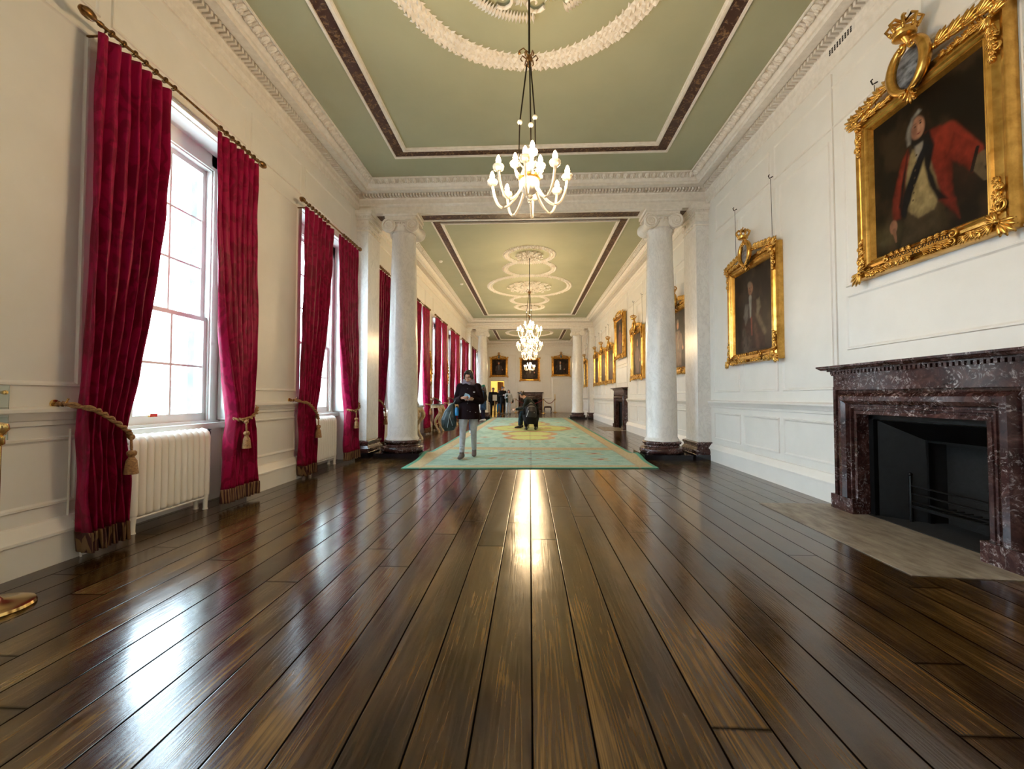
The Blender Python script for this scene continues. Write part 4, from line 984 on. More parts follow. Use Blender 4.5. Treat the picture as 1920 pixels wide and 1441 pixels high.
for y,w_,lb,sd in ((16.72,1.5,'nearest of three gilt portraits hung close together beyond the farther fireplace',34),(18.38,1.5,'middle of three gilt portraits hung close together beyond the farther fireplace',35),(20.15,1.5,'farthest of three gilt portraits hung close together beyond the farther fireplace',36)):
    a=make_picture((XP,y,2.42),RZ,w_,1.5,art_plain(w_-.34,1.16,sd,(.08,.045,.04),(.16,.10,.08)),cs=1.1); tag(a,lb,'portrait','gilt framed portraits on the right wall')
a=make_picture((XP,24.0,2.45),RZ,1.3,1.5,art_plain(.96,1.16,37,(.08,.045,.04),(.16,.10,.08)),cs=1.1); tag(a,'narrow looking gilt portrait on the right wall beyond the far column','portrait','gilt framed portraits on the right wall')
for x,z,w,h,sd,co,sh,lb in ((-2.22,3.27,1.30,1.42,41,(.05,.035,.03),(.10,.11,.12),'gilt portrait on the end wall above the open doorway'),(.02,3.10,1.45,1.66,42,(.05,.035,.025),(.30,.26,.20),'gilt portrait on the end wall above the mantel, middle of three'),(2.26,3.30,1.34,1.40,43,(.02,.016,.016),(.35,.33,.30),'gilt portrait on the end wall above the closed door')):
    a=make_picture((x,YE-.002,z),0,w,h,art_plain(w-.34,h-.34,sd,co,sh),wires=False,cs=1.0); tag(a,lb,'portrait','gilt framed portraits on the end wall')

# ---------------- console tables, mirrors, sign boards ----------------
CREAM=M('cream_gilt_paint',(.62,.50,.33),.4,c2=(.42,.27,.10),nscale=12)
TOPM=M('green_marble_top',(.10,.12,.10),.2,c2=(.30,.28,.24),nscale=9)
def make_console():   # back on local y=0, front -y
    r=empty('console_table')
    mb=MB(); mb.box(-.365,.365,-.42,-.01,.875,.905); mb.build('table_top',TOPM,r,sm=0)
    mb=MB(); mb.box(-.34,.34,-.38,-.01,.79,.875)
    for i in range(7): leaf(mb,-.30+i*.10,.79,-.385,-PI/2,.06)
    mb.build('apron',CREAM,r,sm=0)
    for s in (-1,1):
        mb=MB(); x=s*.28
        pts=[(x,-.36,.80),(x,-.40,.70),(x,-.38,.60),(x,-.30,.50),(x,-.24,.40),(x,-.24,.28),(x,-.30,.16),(x,-.35,.07),(x,-.37,.0)]
        mb.loft(pts,[.05,.06,.055,.045,.04,.035,.032,.038,.045],side=(1,0,0),n=8); scroll(mb,0,0,0,.07,0,1,1.2,.02)
        i0=len(mb.v)-0
        mb.ell((x,-.40,.68),(.05,.03,.06),8,6); leaf(mb,x,.72,-.42,-PI/2,.14)
        mb.build('leg',CREAM,r,sm=50)
    MB().loft([(-.28,-.24,.30),(0,-.18,.24),(.28,-.24,.30)],[.025,.04,.025],n=8).build('stretcher',CREAM,r)
    return r
def make_mirror():
    r=empty('oval_mirror'); mb=MB(); n=40
    for R,w in ((1,.028),(.9,.012),(1.1,.012)):
        pts=[(.24*R*math.cos(2*PI*i/n),-.04,.40*R*math.sin(2*PI*i/n)) for i in range(n+1)]; mb.loft(pts,w,side=(0,1,0),n=8)
    for i in range(22):
        a=2*PI*i/22; leaf(mb,.27*math.cos(a),.44*math.sin(a),-.05,a+.7,.08)
    for s in (-1,1): scroll(mb,s*.07,.5,-.05,.05,PI/2,s,1.2,.014); scroll(mb,s*.06,-.5,-.05,.04,-PI/2,-s,1.2,.012)
    mb.ell((0,-.05,.56),(.05,.03,.07)); mb.build('gilt_frame',GOLD,r,sm=35)
    MB().lathe([(0,-.03),(.23,-.03),(.23,0),(0,0)],n=32,axis='y').xf(Matrix.Diagonal((1,1,1.7,1))).build('looking_glass',M('looking_glass',(.8,.8,.8),.03,1),r,sm=0)
    return r
cn=make_console(); mr=make_mirror(); first=True
for (i,j,lb) in ((3,4,'behind the near column'),(4,5,'between the fourth and fifth windows'),(5,6,'between the fifth and sixth windows'),(6,7,'between the sixth and seventh windows')):
    y=(WC[i]+WC[j])/2+.03
    c=cn if first else copy_tree(cn); m=mr if first else copy_tree(mr); first=False
    c.location=(-XW+.07,y,0); c.rotation_euler=(0,0,PI/2); m.location=(-XW+.01,y,2.02); m.rotation_euler=(0,0,PI/2)
    tag(c,'cream and gilt scroll-legged console table against the left wall '+lb,'console table','console tables between the windows')
    tag(m,'carved gilt oval mirror on the left wall '+lb,'mirror','gilt mirrors between the windows')
    if i>3:
        r=empty('reading_board',(-XW+.30,y+.12,.905)); mb=MB(); mb.box(-.06,.06,-.05,.05,0,.012); mb.loft([(0,0,.01),(0,0,.10)],.008,n=6); mb.build('board_stand',DWIRE,r)
        o=MB().box(-.13,.13,-.10,.10,-.006,.006).build('board_panel',IRON,r,sm=0); o.location=(0,0,.12); o.rotation_euler=(0,math.radians(32),0)
        tag(r,'small tilted dark board on the console table '+lb,'sign','tilted boards on the console tables')
ROPE=M('burgundy_rope',(.22,.012,.018),.7,c2=(.12,.005,.01),nscale=50)
def make_post(h=.98,rb=.16):
    r=empty('rope_post'); MB().lathe([(0,0),(rb,0),(rb+.006,.008),(rb,.022),(rb-.03,.034),(.05,.048),(.03,.07),(0,.07)],n=40).build('base',BRASS,r,sm=40)
    MB().loft([(0,0,.05),(0,0,h-.06)],.022,n=16).build('post',BRASS,r,sm=60)
    MB().lathe([(.022,h-.10),(.034,h-.09),(.034,h-.05),(.026,h-.045),(.05,h-.01),(.045,h+.02),(0,h+.035)],n=20).build('finial',BRASS,r,sm=50); return r
p=make_post(rb=.165); p.location=(-2.90,2.14,0); tag(p,'polished brass rope post base at the left edge of the floor','rope post','brass rope posts')
posts=[(-.95,29.0,'beside the left of the end fireplace'),(.95,28.6,'right of the end fireplace, in front of the stool'),(1.80,29.55,'beside the closed door on the end wall')]
pp=make_post()
for i,(x,y,lb) in enumerate(posts):
    q=pp if i==0 else copy_tree(pp); q.location=(x,y,0); tag(q,'small brass rope post '+lb,'rope post','brass rope posts')
def rope(a,b,sag,label):
    pts=[]
    for i in range(15):
        t=i/14; p=Vector(a).lerp(Vector(b),t); p.z-=sag*4*t*(1-t); pts.append(p)
    o=MB().loft(pts,.022,n=8).build('barrier_rope',ROPE,sm=60); tag(o,label,'rope','burgundy barrier ropes')
rope((-.90,29.0,.93),(.90,28.6,.93),.32,'sagging burgundy rope in front of the end fireplace')
rope((1.0,28.62,.93),(1.76,29.53,.93),.26,'short burgundy rope hanging to the right of the stool')
# stools by the end fireplace
DWOOD=M('dark_mahogany',(.03,.012,.008),.3); SEATM=M('dark_seat_fabric',(.045,.012,.010),.8)
def make_stool():
    r=empty('stool'); mb=MB(); mb.box(-.25,.25,-.19,.19,.36,.43); mb.build('seat_rail',DWOOD,r,sm=0)
    mb=MB(); mb.ell((0,0,.43),(.25,.19,.05),16,8); mb.box(-.24,.24,-.18,.18,.41,.45); mb.build('seat',SEATM,r)
    for sx in (-1,1):
        for sy in (-1,1): MB().loft([(sx*.22,sy*.16,.38),(sx*.25,sy*.18,.25),(sx*.21,sy*.15,.08),(sx*.25,sy*.18,.0)],[.035,.028,.018,.026],n=8).build('leg',DWOOD,r)
    return r
st=make_stool(); st.location=(-.62,28.9,0); tag(st,'dark stool left of the end fireplace behind the seated man','stool','dark stools by the end fireplace')
st.location=(-.55,29.25,0); q=copy_tree(st); q.location=(1.28,29.35,0); q['label']='dark stool right of the end fireplace behind the brass post'
# notice on a brass stand
r=empty('notice_stand',(-1.90,22.6,0)); MB().lathe([(0,0),(.15,0),(.15,.02),(.04,.04),(0,.04)],n=24).build('base',BRASS,r); MB().loft([(0,0,.02),(0,0,.95)],.017,n=10).build('pole',BRASS,r)
SIGN=M('pale_notice',(.62,.64,.66),.4)
mb=MB(); mb.box(-.115,.115,-.028,-.016,.92,1.24); mb.build('notice_board',SIGN,r,sm=0); tag(r,'pale rectangular notice on a brass stand at the far left corner of the rug','sign')
# acrylic panel edge on the near left wall
r=empty('acrylic_sign',(-XW,2.24,1.05)); ACR=M('clear_acrylic',(.75,.85,.83),.05,0,**{'Transmission Weight':.8})
MB().box(.045,.053,-.35,.215,-.17,.17).build('sign_panel',ACR,r,sm=0)
for y in (-.3,.19):
    for z in (-.125,.125): MB().lathe([(.009,0),(.009,.04),(.013,.045),(.013,.062),(0,.064)],(0,y,z),12,'x').build('standoff_bolt',BRASS,r)
tag(r,'clear sign panel held off the near left wall by brass bolts','sign')

# ---------------- rug ----------------
def make_rug(y0,y1,name_lb,front):
    xl,xr=-2.04,2.06; nx=210 if front else 150; ny=int((y1-y0)/(.022 if front else .045))
    u,v=np.meshgrid(np.linspace(0,1,nx+1),np.linspace(0,1,ny+1)); X=xl+(xr-xl)*u.ravel(); Y=y0+(y1-y0)*v.ravel()
    if front: Y=Y+(1-(Y-y0)/(y1-y0))*.11*(X/2.05)
    n1=fnoise(u.ravel(),v.ravel(),34,5); n2=fnoise(u.ravel(),v.ravel(),120,6); n3=fnoise(u.ravel(),v.ravel(),8,9)
    C=np.array([.37,.52,.42])[None,:]*np.ones((len(X),1))
    def put(m,c,a=1.0):
        nonlocal C; m=(m*a)[:,None]; C=C*(1-m)+np.array(c)[None,:]*m
    put(sstep(.45,.62,n1),(.25,.40,.31),.7); put(sstep(.55,.7,n3),(.40,.55,.40),.5)
    ex=np.minimum(X-xl,xr-X); yy=Y if not front else y0+(y1-y0)*v.ravel(); eyn=(yy-y0); eyf=(y1-yy)
    e=np.minimum(ex,np.minimum(eyn,eyf))
    bw=.30
    gold=(.52,.40,.21)
    bx=sstep(bw,bw-.02,ex); by=sstep(.27 if front else .18,(.25 if front else .16),np.minimum(eyn,eyf))
    put(np.maximum(bx,by),gold); put(np.maximum(bx,by)*sstep(.5,.62,n1),(.52,.42,.24),.6); put(np.maximum(bx,by)*sstep(.6,.7,n2),(.40,.20,.10),.4)
    edge=sstep(.075,.06,np.minimum(ex,eyn if front else 9)) ; put(edge,(.10,.33,.22))
    ln=np.exp(-((ex-.30)/.014)**2); put(ln,(.46,.24,.13),.7)
    def ringm(cx,cy,r0,r1,sy=1.0):
        d=np.hypot(X-cx,(Y-cy)/sy); th=np.arctan2(Y-cy,X-cx); d=d+.02*np.sin(th*18); return sstep(r0-.03,r0,d)*sstep(r1+.03,r1,d),sstep(r0,r0-.03,d)
    rust=(.42,.20,.09); yel=(.52,.54,.13)
    if front:
        for cy,rx in ((7.62,.62),(8.35,.52)):
            for k in range(-4,5):
                if k==0: continue
                cx=k*.16*(rx/.6); d=np.hypot(X-cx,(Y-cy-.08*math.cos(k*1.7))*1.0); put(sstep(.085,.05,d)*sstep(.30,.5,n2),rust,.85)
            put(sstep(.06,.03,np.hypot(X,(Y-cy))),(.35,.12,.08))
            d=np.hypot(X/(rx+.1),(Y-cy)/.22); put(np.exp(-((d-1)/.10)**2)*sstep(.4,.55,n1),(.46,.28,.15),.8)
        for cx in (-1.28,1.28):
            for cy in (7.6,8.35):
                d=np.hypot(X-cx,Y-cy); th=np.arctan2(Y-cy,X-cx); d2=d*(1+.35*np.cos(4*th)); put(sstep(.17,.13,d2),(.45,.38,.22),.8); put(sstep(.07,.05,d),(.36,.11,.07))
        for cx in (-.8,.8): put(sstep(.10,.06,np.hypot(X-cx,Y-8.0))*.6,(.34,.45,.2))
    else:
        for cx,cy,r in ((0,CH3,1.5),(0,12.75,.84),(0,17.2,.84),(0,CH2-.1,.70),(0,CH4,.68)):
            m,i=ringm(cx,cy,r-.16,r); put(i,yel,.85); put(m,(.47,.30,.15)); put(m*sstep(.45,.55,n1),rust,.7)
        m,i=ringm(0,CH3,.45,.78); put(m*sstep(.4,.6,n1),rust,.7); put(i,(.33,.36,.10),.7)
        for cx in (-1.25,1.25):
            for cy in (10.1,11.6,18.4,19.9):
                d=np.hypot(X-cx,Y-cy); put(sstep(.17,.12,d),(.45,.38,.24),.8); put(sstep(.07,.05,d),(.36,.11,.07))
        for k in range(-3,4): put(sstep(.09,.05,np.hypot(X-k*.2,Y-10.35))*sstep(.3,.5,n2),rust,.8)
    # dark stitched joint down the middle
    dash=(np.sin(Y*38)>-.2); put((np.exp(-((X-.02)/.011)**2)*dash)*((Y<8.9)|(Y>9.6))*(Y<13.4),(.05,.02,.015),.9)
    Z=np.full(len(X),.014)+.003*np.sin(Y*1.9)*np.cos(X*1.1)
    if front:   # the edges ride up beside the column plinths
        lift=np.exp(-((Y-7.95)/.36)**2)*sstep(.24,.0,ex); Z=Z+.075*lift
        C=C*(1-.0*lift[:,None])
    me=bpy.data.meshes.new('rug'); N=len(X)
    vs=list(zip(X.tolist(),Y.tolist(),Z.tolist()))
    fs=[(j*(nx+1)+i,j*(nx+1)+i+1,(j+1)*(nx+1)+i+1,(j+1)*(nx+1)+i) for j in range(ny) for i in range(nx)]
    me.from_pydata(vs,[],fs); me.materials.append(RUG); me.shade_smooth()
    a=me.color_attributes.new('Col','FLOAT_COLOR','POINT'); a.data.foreach_set('color',np.hstack([C,np.ones((N,1))]).astype(np.float32).ravel())
    o=bpy.data.objects.new('rug',me); COL.objects.link(o); m=o.modifiers.new('pile','SOLIDIFY'); m.thickness=.012; m.offset=-1
    tag(o,name_lb,'rug','woven rugs laid end to end')
make_rug(6.63,9.15,'front strip of green rug with gold border and rust motifs, where the woman walks',True)
make_rug(9.16,22.4,'long green rug with gold border and yellow-green medallions, beyond the front strip',False)
mb=MB(); mb.lathe([(0,0),(.012,0),(.012,.006),(0,.006)],(0,0,0),10,'x')
o=mb.build('cable_stub',DWIRE); o.location=(XW-.09,7.25,.012); 
bpy.data.objects.remove(o)

# ---------------- outside ----------------
def brick():
    t=NT('far_brick'); b=t.new('TexBrick'); b.inputs['Color1'].default_value=(.42,.27,.22,1); b.inputs['Color2'].default_value=(.36,.22,.18,1); b.inputs['Mortar'].default_value=(.5,.45,.4,1); b.inputs['Scale'].default_value=1.0
    b.inputs['Brick Width'].default_value=.23; b.inputs['Row Height'].default_value=.08; b.inputs['Mortar Size'].default_value=.01
    mp=t.new('Mapping'); mp.inputs['Rotation'].default_value=(PI/2,0,PI/2); t.l(t.tc.outputs['Object'],mp.inputs[0]); t.l(mp.outputs[0],b.inputs[0]); t.l(b.outputs[0],t.b.inputs['Base Color']); t.b.inputs['Roughness'].default_value=.9; return t.mat
BRICK=brick(); STONE=M('pale_stone',(.48,.47,.44),.85,c2=(.40,.39,.37),nscale=2)
r=empty('brick_building',(-26,0,0)); MB().box(-8,0,4,60,-6,4.3).build('wall',BRICK,r,sm=0)
mb=MB(); mb.box(-8,.25,4,60,3.2,3.5); mb.box(-8,.12,4,60,-1.2,-.9); mb.box(-8,.06,4,60,-6,-1.2); mb.build('stone_bands',STONE,r,sm=0)
MB().box(-8,.05,12,60,4.3,4.5).build('parapet',STONE,r,sm=0)
MB().add([(-8,4,4.3),(0,4,4.3),(0,60,4.3),(-8,60,4.3),(-5,6,6.2),(-4,6,6.2),(-4,58,6.2),(-5,58,6.2)],[(0,1,5,4),(1,2,6,5),(2,3,7,6),(3,0,4,7),(4,5,6,7)]).build('roof',STONE,r,sm=0)
GLS=M('dark_panes',(.05,.06,.07),.1); WHT=M('white_sash',(.8,.8,.78),.6)
for k in range(14):
    y=7+k*3.7; mb=MB(); mb.box(-.05,.08,y-.85,y+.85,-.3,2.5,1); mb.box(-.05,.1,y-.6,y+.6,-.1,2.3,0); mb.box(.1,.13,y-.03,y+.03,-.1,2.3,1)
    for j in range(4): mb.box(.1,.13,y-.6,y+.6,.3+j*.5,.35+j*.5,1)
    mb.build('window',[GLS,WHT],r,sm=0)
tag(r,'hazy brick building with white windows seen outside through the nearest window','building')
o=MB().box(-60,-XW-1.2,-30,80,-6.2,-6).build('courtyard_ground',STONE,sm=0); tag(o,kind='structure')
# ---------------- people ----------------
SKIN=M('skin',(.50,.27,.18),.5); SKIN2=M('darker_skin',(.26,.13,.08),.5)
def cloth(name,c,r=.85,c2=None): return M(name,c,r,c2=c2 or tuple(x*.7 for x in c),nscale=14,bump=.15,**{'Specular IOR Level':.15})
HAIRB=M('black_hair',(.012,.009,.009),.45,c2=(.025,.018,.016),nscale=60,nstretch=(1,1,.1),bump=.3)
def remesh(mb,name,mat,parent,vox=.010,it=4):
    o=mb.build(name,mat,parent,sm=180,recalc=True); m=o.modifiers.new('join','REMESH'); m.mode='VOXEL'; m.voxel_size=vox; m.use_smooth_shade=True
    if it: s=o.modifiers.new('soften','SMOOTH'); s.factor=.5; s.iterations=it
    return o
def hand(mb,w,d,up,curl=.6,s=1.0,mir=1):
    """w wrist, d pointing direction, up = back of hand normal"""
    w=Vector(w);d=Vector(d).normalized();u=Vector(up);u=(u-d*u.dot(d)).normalized();sd=d.cross(u)*mir
    mb.loft([w-d*.02,w+d*.015,w+d*.05,w+d*.085],[(.026*s,.018*s),(.032*s,.017*s),(.042*s,.015*s),(.040*s,.012*s)],side=sd,n=10)
    for i,(off,L) in enumerate(((-.031,.068),(-.010,.078),(.011,.073),(.031,.058))):
        b=w+d*.082+sd*off*s; c=curl*(1+.08*i)
        p1=b+(d*math.cos(c*.5)-u*math.sin(c*.5))*L*.45; p2=p1+(d*math.cos(c*1.2)-u*math.sin(c*1.2))*L*.33; p3=p2+(d*math.cos(c*1.9)-u*math.sin(c*1.9))*L*.24
        mb.loft([b-d*.012,p1,p2,p3],[.0095*s,.0088*s,.008*s,.006*s],n=8)
    b=w+d*.025-sd*.028*s
    mb.loft([b,b+(d*.6-sd*.75)*.04,b+(d*.95-sd*.6-u*.3)*.065,b+(d*1.2-sd*.45-u*.6)*.08],[.014*s,.012*s,.010*s,.007*s],n=8)
def head_m(c,yaw,pitch,roll=0): return Matrix.Translation(c)@rotm('Z',yaw)@rotm('X',pitch)@rotm('Y',roll)
def add_head(mb,c,yaw,pitch,roll=0,s=1.0):
    i0=len(mb.v)
    mb.ell((0,.012,.028),(.074,.092,.088),18,12); mb.ell((0,-.020,-.035),(.056,.062,.072),16,10); mb.ell((0,-.045,-.085),(.026,.024,.022),10,6)
    mb.ell((0,-.062,.035),(.052,.026,.022),12,6)       # brow
    for q in (-1,1): mb.ell((q*.036,-.062,-.020),(.021,.018,.020),8,6); mb.ell((q*.077,.012,-.012),(.009,.019,.031),8,6)
    mb.loft([(0,-.078,.018),(0,-.094,-.008),(0,-.104,-.024),(0,-.086,-.034)],[.007,.010,.0135,.010],n=8)
    mb.ell((0,-.078,-.055),(.022,.010,.010),10,6); mb.loft([(0,.02,-.05),(0,.03,-.15)],[.050,.052],n=12)
    mb.xf(head_m(c,yaw,pitch,roll)@Matrix.Scale(s,4),i0)
EYEW=M('eye_white',(.75,.72,.68),.3); EYED=M('dark_iris',(.01,.007,.005),.2); LIP=M('lips',(.36,.10,.09),.5)
def face_bits(parent,c,yaw,pitch,roll=0,s=1.0):
    H=head_m(c,yaw,pitch,roll)@Matrix.Scale(s,4)
    for q in (-1,1):
        mb=MB(); mb.ell((q*.030,-.0835,.004),(.012,.006,.0038),10,6,mi=0); mb.ell((q*.030,-.0885,.001),(.005,.003,.0038),8,5,mi=1); mb.xf(H); mb.build('eye',[EYEW,EYED],parent)
        mb=MB(); mb.loft([(q*.012,-.090,.022),(q*.030,-.091,.027),(q*.046,-.080,.020)],[.003,.004,.002],n=6); mb.xf(H); mb.build('eyebrow',HAIRB,parent)
    mb=MB(); mb.loft([(-.020,-.084,-.056),(-.008,-.092,-.052),(0,-.092,-.054),(.008,-.092,-.052),(.020,-.084,-.056)],[.001,.0045,.004,.0045,.001],n=6); mb.loft([(-.017,-.084,-.058),(0,-.091,-.062),(.017,-.084,-.058)],[.001,.005,.001],n=6); mb.xf(H); mb.build('lips',LIP,parent)
def hair_m(mb,c,yaw,pitch,roll,s,style):
    i0=len(mb.v)
    mb.ell((0,.028,.045),(.086,.094,.086),16,10); mb.ell((0,-.045,.098),(.062,.045,.030),12,6)
    for q in (-1,1): mb.ell((q*.070,.015,.02),(.020,.055,.055),10,8)
    mb.ell((0,.075,-.01),(.066,.040,.06),12,8)
    if style=='bob':
        for q in (-1,1): mb.ell((q*.074,.010,-.02),(.022,.045,.07),10,8); mb.ell((q*.058,-.050,.045),(.018,.03,.045),8,6)
    if style=='long':
        mb.loft([(0,.07,.06),(0,.10,-.08),(0,.11,-.22),(0,.10,-.36)],[(.09,.05),(.10,.05),(.11,.045),(.08,.03)],n=12)
        for q in (-1,1): mb.loft([(q*.075,.0,.05),(q*.088,.01,-.08),(q*.09,.0,-.2)],[.025,.03,.018],n=8)
    mb.xf(head_m(c,yaw,pitch,roll)@Matrix.Scale(s,4),i0)
def shoe(mb,a,d,L=.25,lift=0):
    a=Vector(a);d=Vector(d).normalized()
    z=Vector((0,0,1))
    mb.loft([a-d*.075+z*.045,a-d*.05+z*.05,a+d*.02+z*.05,a+d*.09+z*.038,a+d*.15+z*.030,a+d*.18+z*.024],[(.030,.038),(.042,.048),(.044,.048),(.046,.036),(.042,.028),(.022,.018)],side=z.cross(d),n=12)
    mb.loft([a+z*.04,a+z*.12],[.045,.042],n=10)
def person(label,loc,rz,J,top,bottom,shoes,hairst=None,skin=SKIN,vox=.012,face=False,s=1.0,cat='person',hairmat=None):
    r=empty('person',loc,rz); r.scale=(s,s,s); g=Vector
    sp=[g(p) for p in J['spine']]; hc=J['head']; hy,hp,hr=J.get('hrot',(0,0,0))
    mb=MB(); tr=J.get('torso_r',[(.125,.085),(.115,.078),(.13,.085),(.15,.088),(.07,.06),(.05,.05)])
    mb.loft(sp,tr,side=(1,0,0),n=18); add_head(mb,hc,hy,hp,hr); mb.loft([sp[-1]-g((0,0,.02)),(sp[-1]+g(hc))/2,g(hc)-g((0,-.01,.06))],[.052,.050,.046],n=12)
    for k in ('L','R'):
        a=[g(p) for p in J['arm'+k]]; mb.loft([a[0],a[0].lerp(a[1],.5),a[1],a[1].lerp(a[2],.4),a[2]],[.048,.044,.036,.036,.024],n=12); hd=J.get('hand'+k,((a[2]-a[1]),(0,0,1),.5)); hand(mb,a[2],*hd,1.0,1 if k=='L' else -1)
        l=[g(p) for p in J['leg'+k]]; mb.loft([l[0],l[0].lerp(l[1],.5),l[1],l[1].lerp(l[2],.35),l[2]],[.080,.070,.050,.050,.034],n=12); fd=g(J.get('foot'+k,(0,-1,0))); mb.loft([l[2],l[2]-g((0,0,.04))+fd*.04,l[2]-g((0,0,.05))+fd*.12],[.034,.032,.022],n=10)
    remesh(mb,'body',skin,r,vox*.9,3)
    # trousers
    mb=MB(); mb.loft([sp[0]+(sp[1]-sp[0])*.3,sp[0],sp[0]-(sp[1]-sp[0]).normalized()*.07],[(.135,.10),(.15,.115),(.12,.10)],n=16)
    lr=J.get('leg_r',[.100,.088,.068,.064,.052])
    for k in ('L','R'):
        l=[g(p) for p in J['leg'+k]]; mb.loft([l[0],l[0].lerp(l[1],.5),l[1],l[1].lerp(l[2],.4),l[2]+g((0,0,.02))],lr,n=14)
        for q in range(3): mb.lathe([(lr[-1]*.8,-.012),(lr[-1]*1.1,0),(lr[-1]*.8,.012)],l[2]+g((0,0,.05+.045*q)),12,caps=True)
    remesh(mb,'trousers',bottom,r,vox,3)
    # coat or top
    mb=MB(); cr=J.get('coat_r',[(.17,.13),(.16,.12),(.16,.12),(.17,.115),(.09,.075)]); cp=[g(p) for p in J.get('coat',[sp[0]-g((0,0,.10)),sp[1],sp[2],sp[3],sp[4]])]
    mb.loft(cp,cr,side=(1,0,0),n=20); ar=J.get('arm_r',[.068,.062,.056,.052,.044])
    for k in ('L','R'):
        a=[g(p) for p in J['arm'+k]]; e=a[1]+(a[2]-a[1])*.93; mb.loft([a[0],a[0].lerp(a[1],.5),a[1],a[1].lerp(a[2],.5),e],ar,n=12); mb.ell(a[0],ar[0]*1.06,12,8); mb.ell(a[0]*.75+sp[3]*.25,ar[0]*1.08,12,8); mb.ell(a[1],ar[2]*1.03,10,6)
    for f in J.get('folds',[]): mb.ell(*f)
    remesh(mb,'coat',top,r,vox,3)
    for k in ('L','R'):
        mb=MB(); l=g(J['leg'+k][2]); shoe(mb,(l.x,l.y,l.z-.085),J.get('foot'+k,(0,-1,0))); remesh(mb,'shoe',shoes,r,vox*.8,2)
    if hairst: mb=MB(); hair_m(mb,hc,hy,hp,hr,1.0,hairst); remesh(mb,'hair',hairmat or HAIRB,r,.008,1)
    if face: face_bits(r,hc,hy,hp,hr)
    return tag(r,label,cat)
# woman walking towards the camera
J=dict(spine=[(0,0,.84),(0,0,.96),(0,-.01,1.10),(0,0,1.25),(0,.01,1.325),(0,0,1.36)],torso_r=[(.135,.095),(.115,.085),(.125,.085),(.14,.085),(.07,.06),(.05,.05)],
 head=(.0,-.05,1.462),hrot=(-.10,.33,.05),
 armL=[(.155,.01,1.275),(.225,.0,1.03),(.075,-.20,1.075)],armR=[(-.155,.01,1.275),(-.225,.0,1.03),(-.085,-.21,1.085)],handL=((-.75,-.45,.25),(.2,-.5,.85),.75),handR=((.7,-.45,.35),(-.2,-.5,.85),.75),
 legL=[(.085,.01,.84),(.085,.04,.47),(.075,.20,.105)],legR=[(-.085,-.01,.84),(-.095,-.09,.47),(-.095,-.18,.09)],footL=(.12,-1,-.12),footR=(-.1,-1,0),
 coat=[(0,.0,.70),(0,.0,.80),(0,-.0,.98),(0,-.01,1.12),(0,.005,1.26),(0,.01,1.35)],coat_r=[(.21,.155),(.205,.15),(.185,.135),(.185,.13),(.175,.115),(.085,.075)],arm_r=[.078,.072,.066,.058,.050],leg_r=[.100,.080,.058,.054,.046])
COATW=cloth('dark_plum_coat',(.010,.0035,.006)); LGREY=cloth('pale_grey_trousers',(.44,.47,.50),c2=(.34,.36,.38)); BOOT=M('grey_suede',(.12,.10,.09),.9)
wo=person('person in dark plum coat and pale trousers walking forward holding a leaflet',(-1.135,7.70,.018),0,J,COATW,LGREY,BOOT,'bob',vox=.0095,face=True,s=1.02)
SCARF=cloth('lilac_grey_scarf',(.34,.29,.35),c2=(.18,.15,.19))
mb=MB()
for q,(z,R) in enumerate(((1.335,.105),(1.365,.092),(1.395,.086))):
    mb.loft([(R*math.cos(a),-.005+R*.85*math.sin(a),z+.018*math.sin(a*2+q)-.02*math.sin(a)*-1*(-1)) for a in [2*PI*i/20 for i in range(21)]],[.026+.004*math.sin(i*1.7+q) for i in range(21)],side=(0,0,1),n=8)
remesh(mb,'scarf',SCARF,wo,.008,2)
mb=MB(); mb.ell((.115,-.13,1.19),(.020,.006,.012),10,5); tag(mb.build('coat_badge',M('pale_badge',(.5,.5,.52),.5),wo),'small pale badge')
mb=MB(); mb.box(.14,.155,-.165,-.15,.82,.83); mb.box(.04,.055,-.165,-.15,.835,.845); mb.build('pocket_stud',M('grey_stud',(.3,.3,.3),.4),wo,sm=0)
for bz in (1.25,1.12,.99,.86): MB().lathe([(0,-.009),(.011,-.007),(.011,0),(0,0)],(.0,-.15,bz),10,'y').build('button',M('dark_button',(.03,.03,.03),.3),wo)
r=empty('leaflet',(-1.155,7.44,1.135),rot=(.5,.35,.2)); mb=MB(); mb.box(-.035,.035,-.002,.002,-.05,.08); mb.add([(.035,0,-.05),(.035,0,.08),(.07,-.03,.07),(.07,-.03,-.04)],[(0,1,2,3)]); 
mb.build('page',M('pale_blue_leaflet',(.45,.58,.66),.6,c2=(.18,.38,.55),nscale=18),r,sm=0); tag(r,'folded pale blue leaflet held in the walking person\'s hands','leaflet')
r=empty('phone',(-1.06,7.43,1.10),rot=(-.9,0,-.3)); MB().box(-.055,.055,-.004,.004,-.03,.03).build('case',M('tan_phone_case',(.30,.20,.11),.5),r,sm=0); tag(r,'tan cased phone held in the walking person\'s left hand','phone')
BAGM=M('dark_teal_bag',(.003,.012,.013),.38,c2=(.010,.038,.040),nscale=6,bump=.5,bdist=.03)
r=empty('tote_bag',(-1.475,7.60,.50)); mb=MB()
mb.loft([(.0,0,.02),(-.01,0,.10),(-.01,0,.22),(.015,0,.36),(.05,0,.47),(.075,0,.52)],[(.085,.07),(.135,.10),(.145,.105),(.11,.085),(.06,.045),(.025,.02)],side=(1,0,0),n=20)
for i in range(6): mb.loft([(-.10+.04*i,-.085,.08),(-.06+.03*i,-.085,.26),(.05,-.04,.46)],[.012,.014,.008],n=6)
remesh(mb,'bag_body',BAGM,r,.009,2); MB().loft([(.07,0,.50),(.10,-.01,.56),(.125,0,.60),(.15,.02,.58)],[.012,.012,.012,.012],n=8).build('strap',BAGM,r)
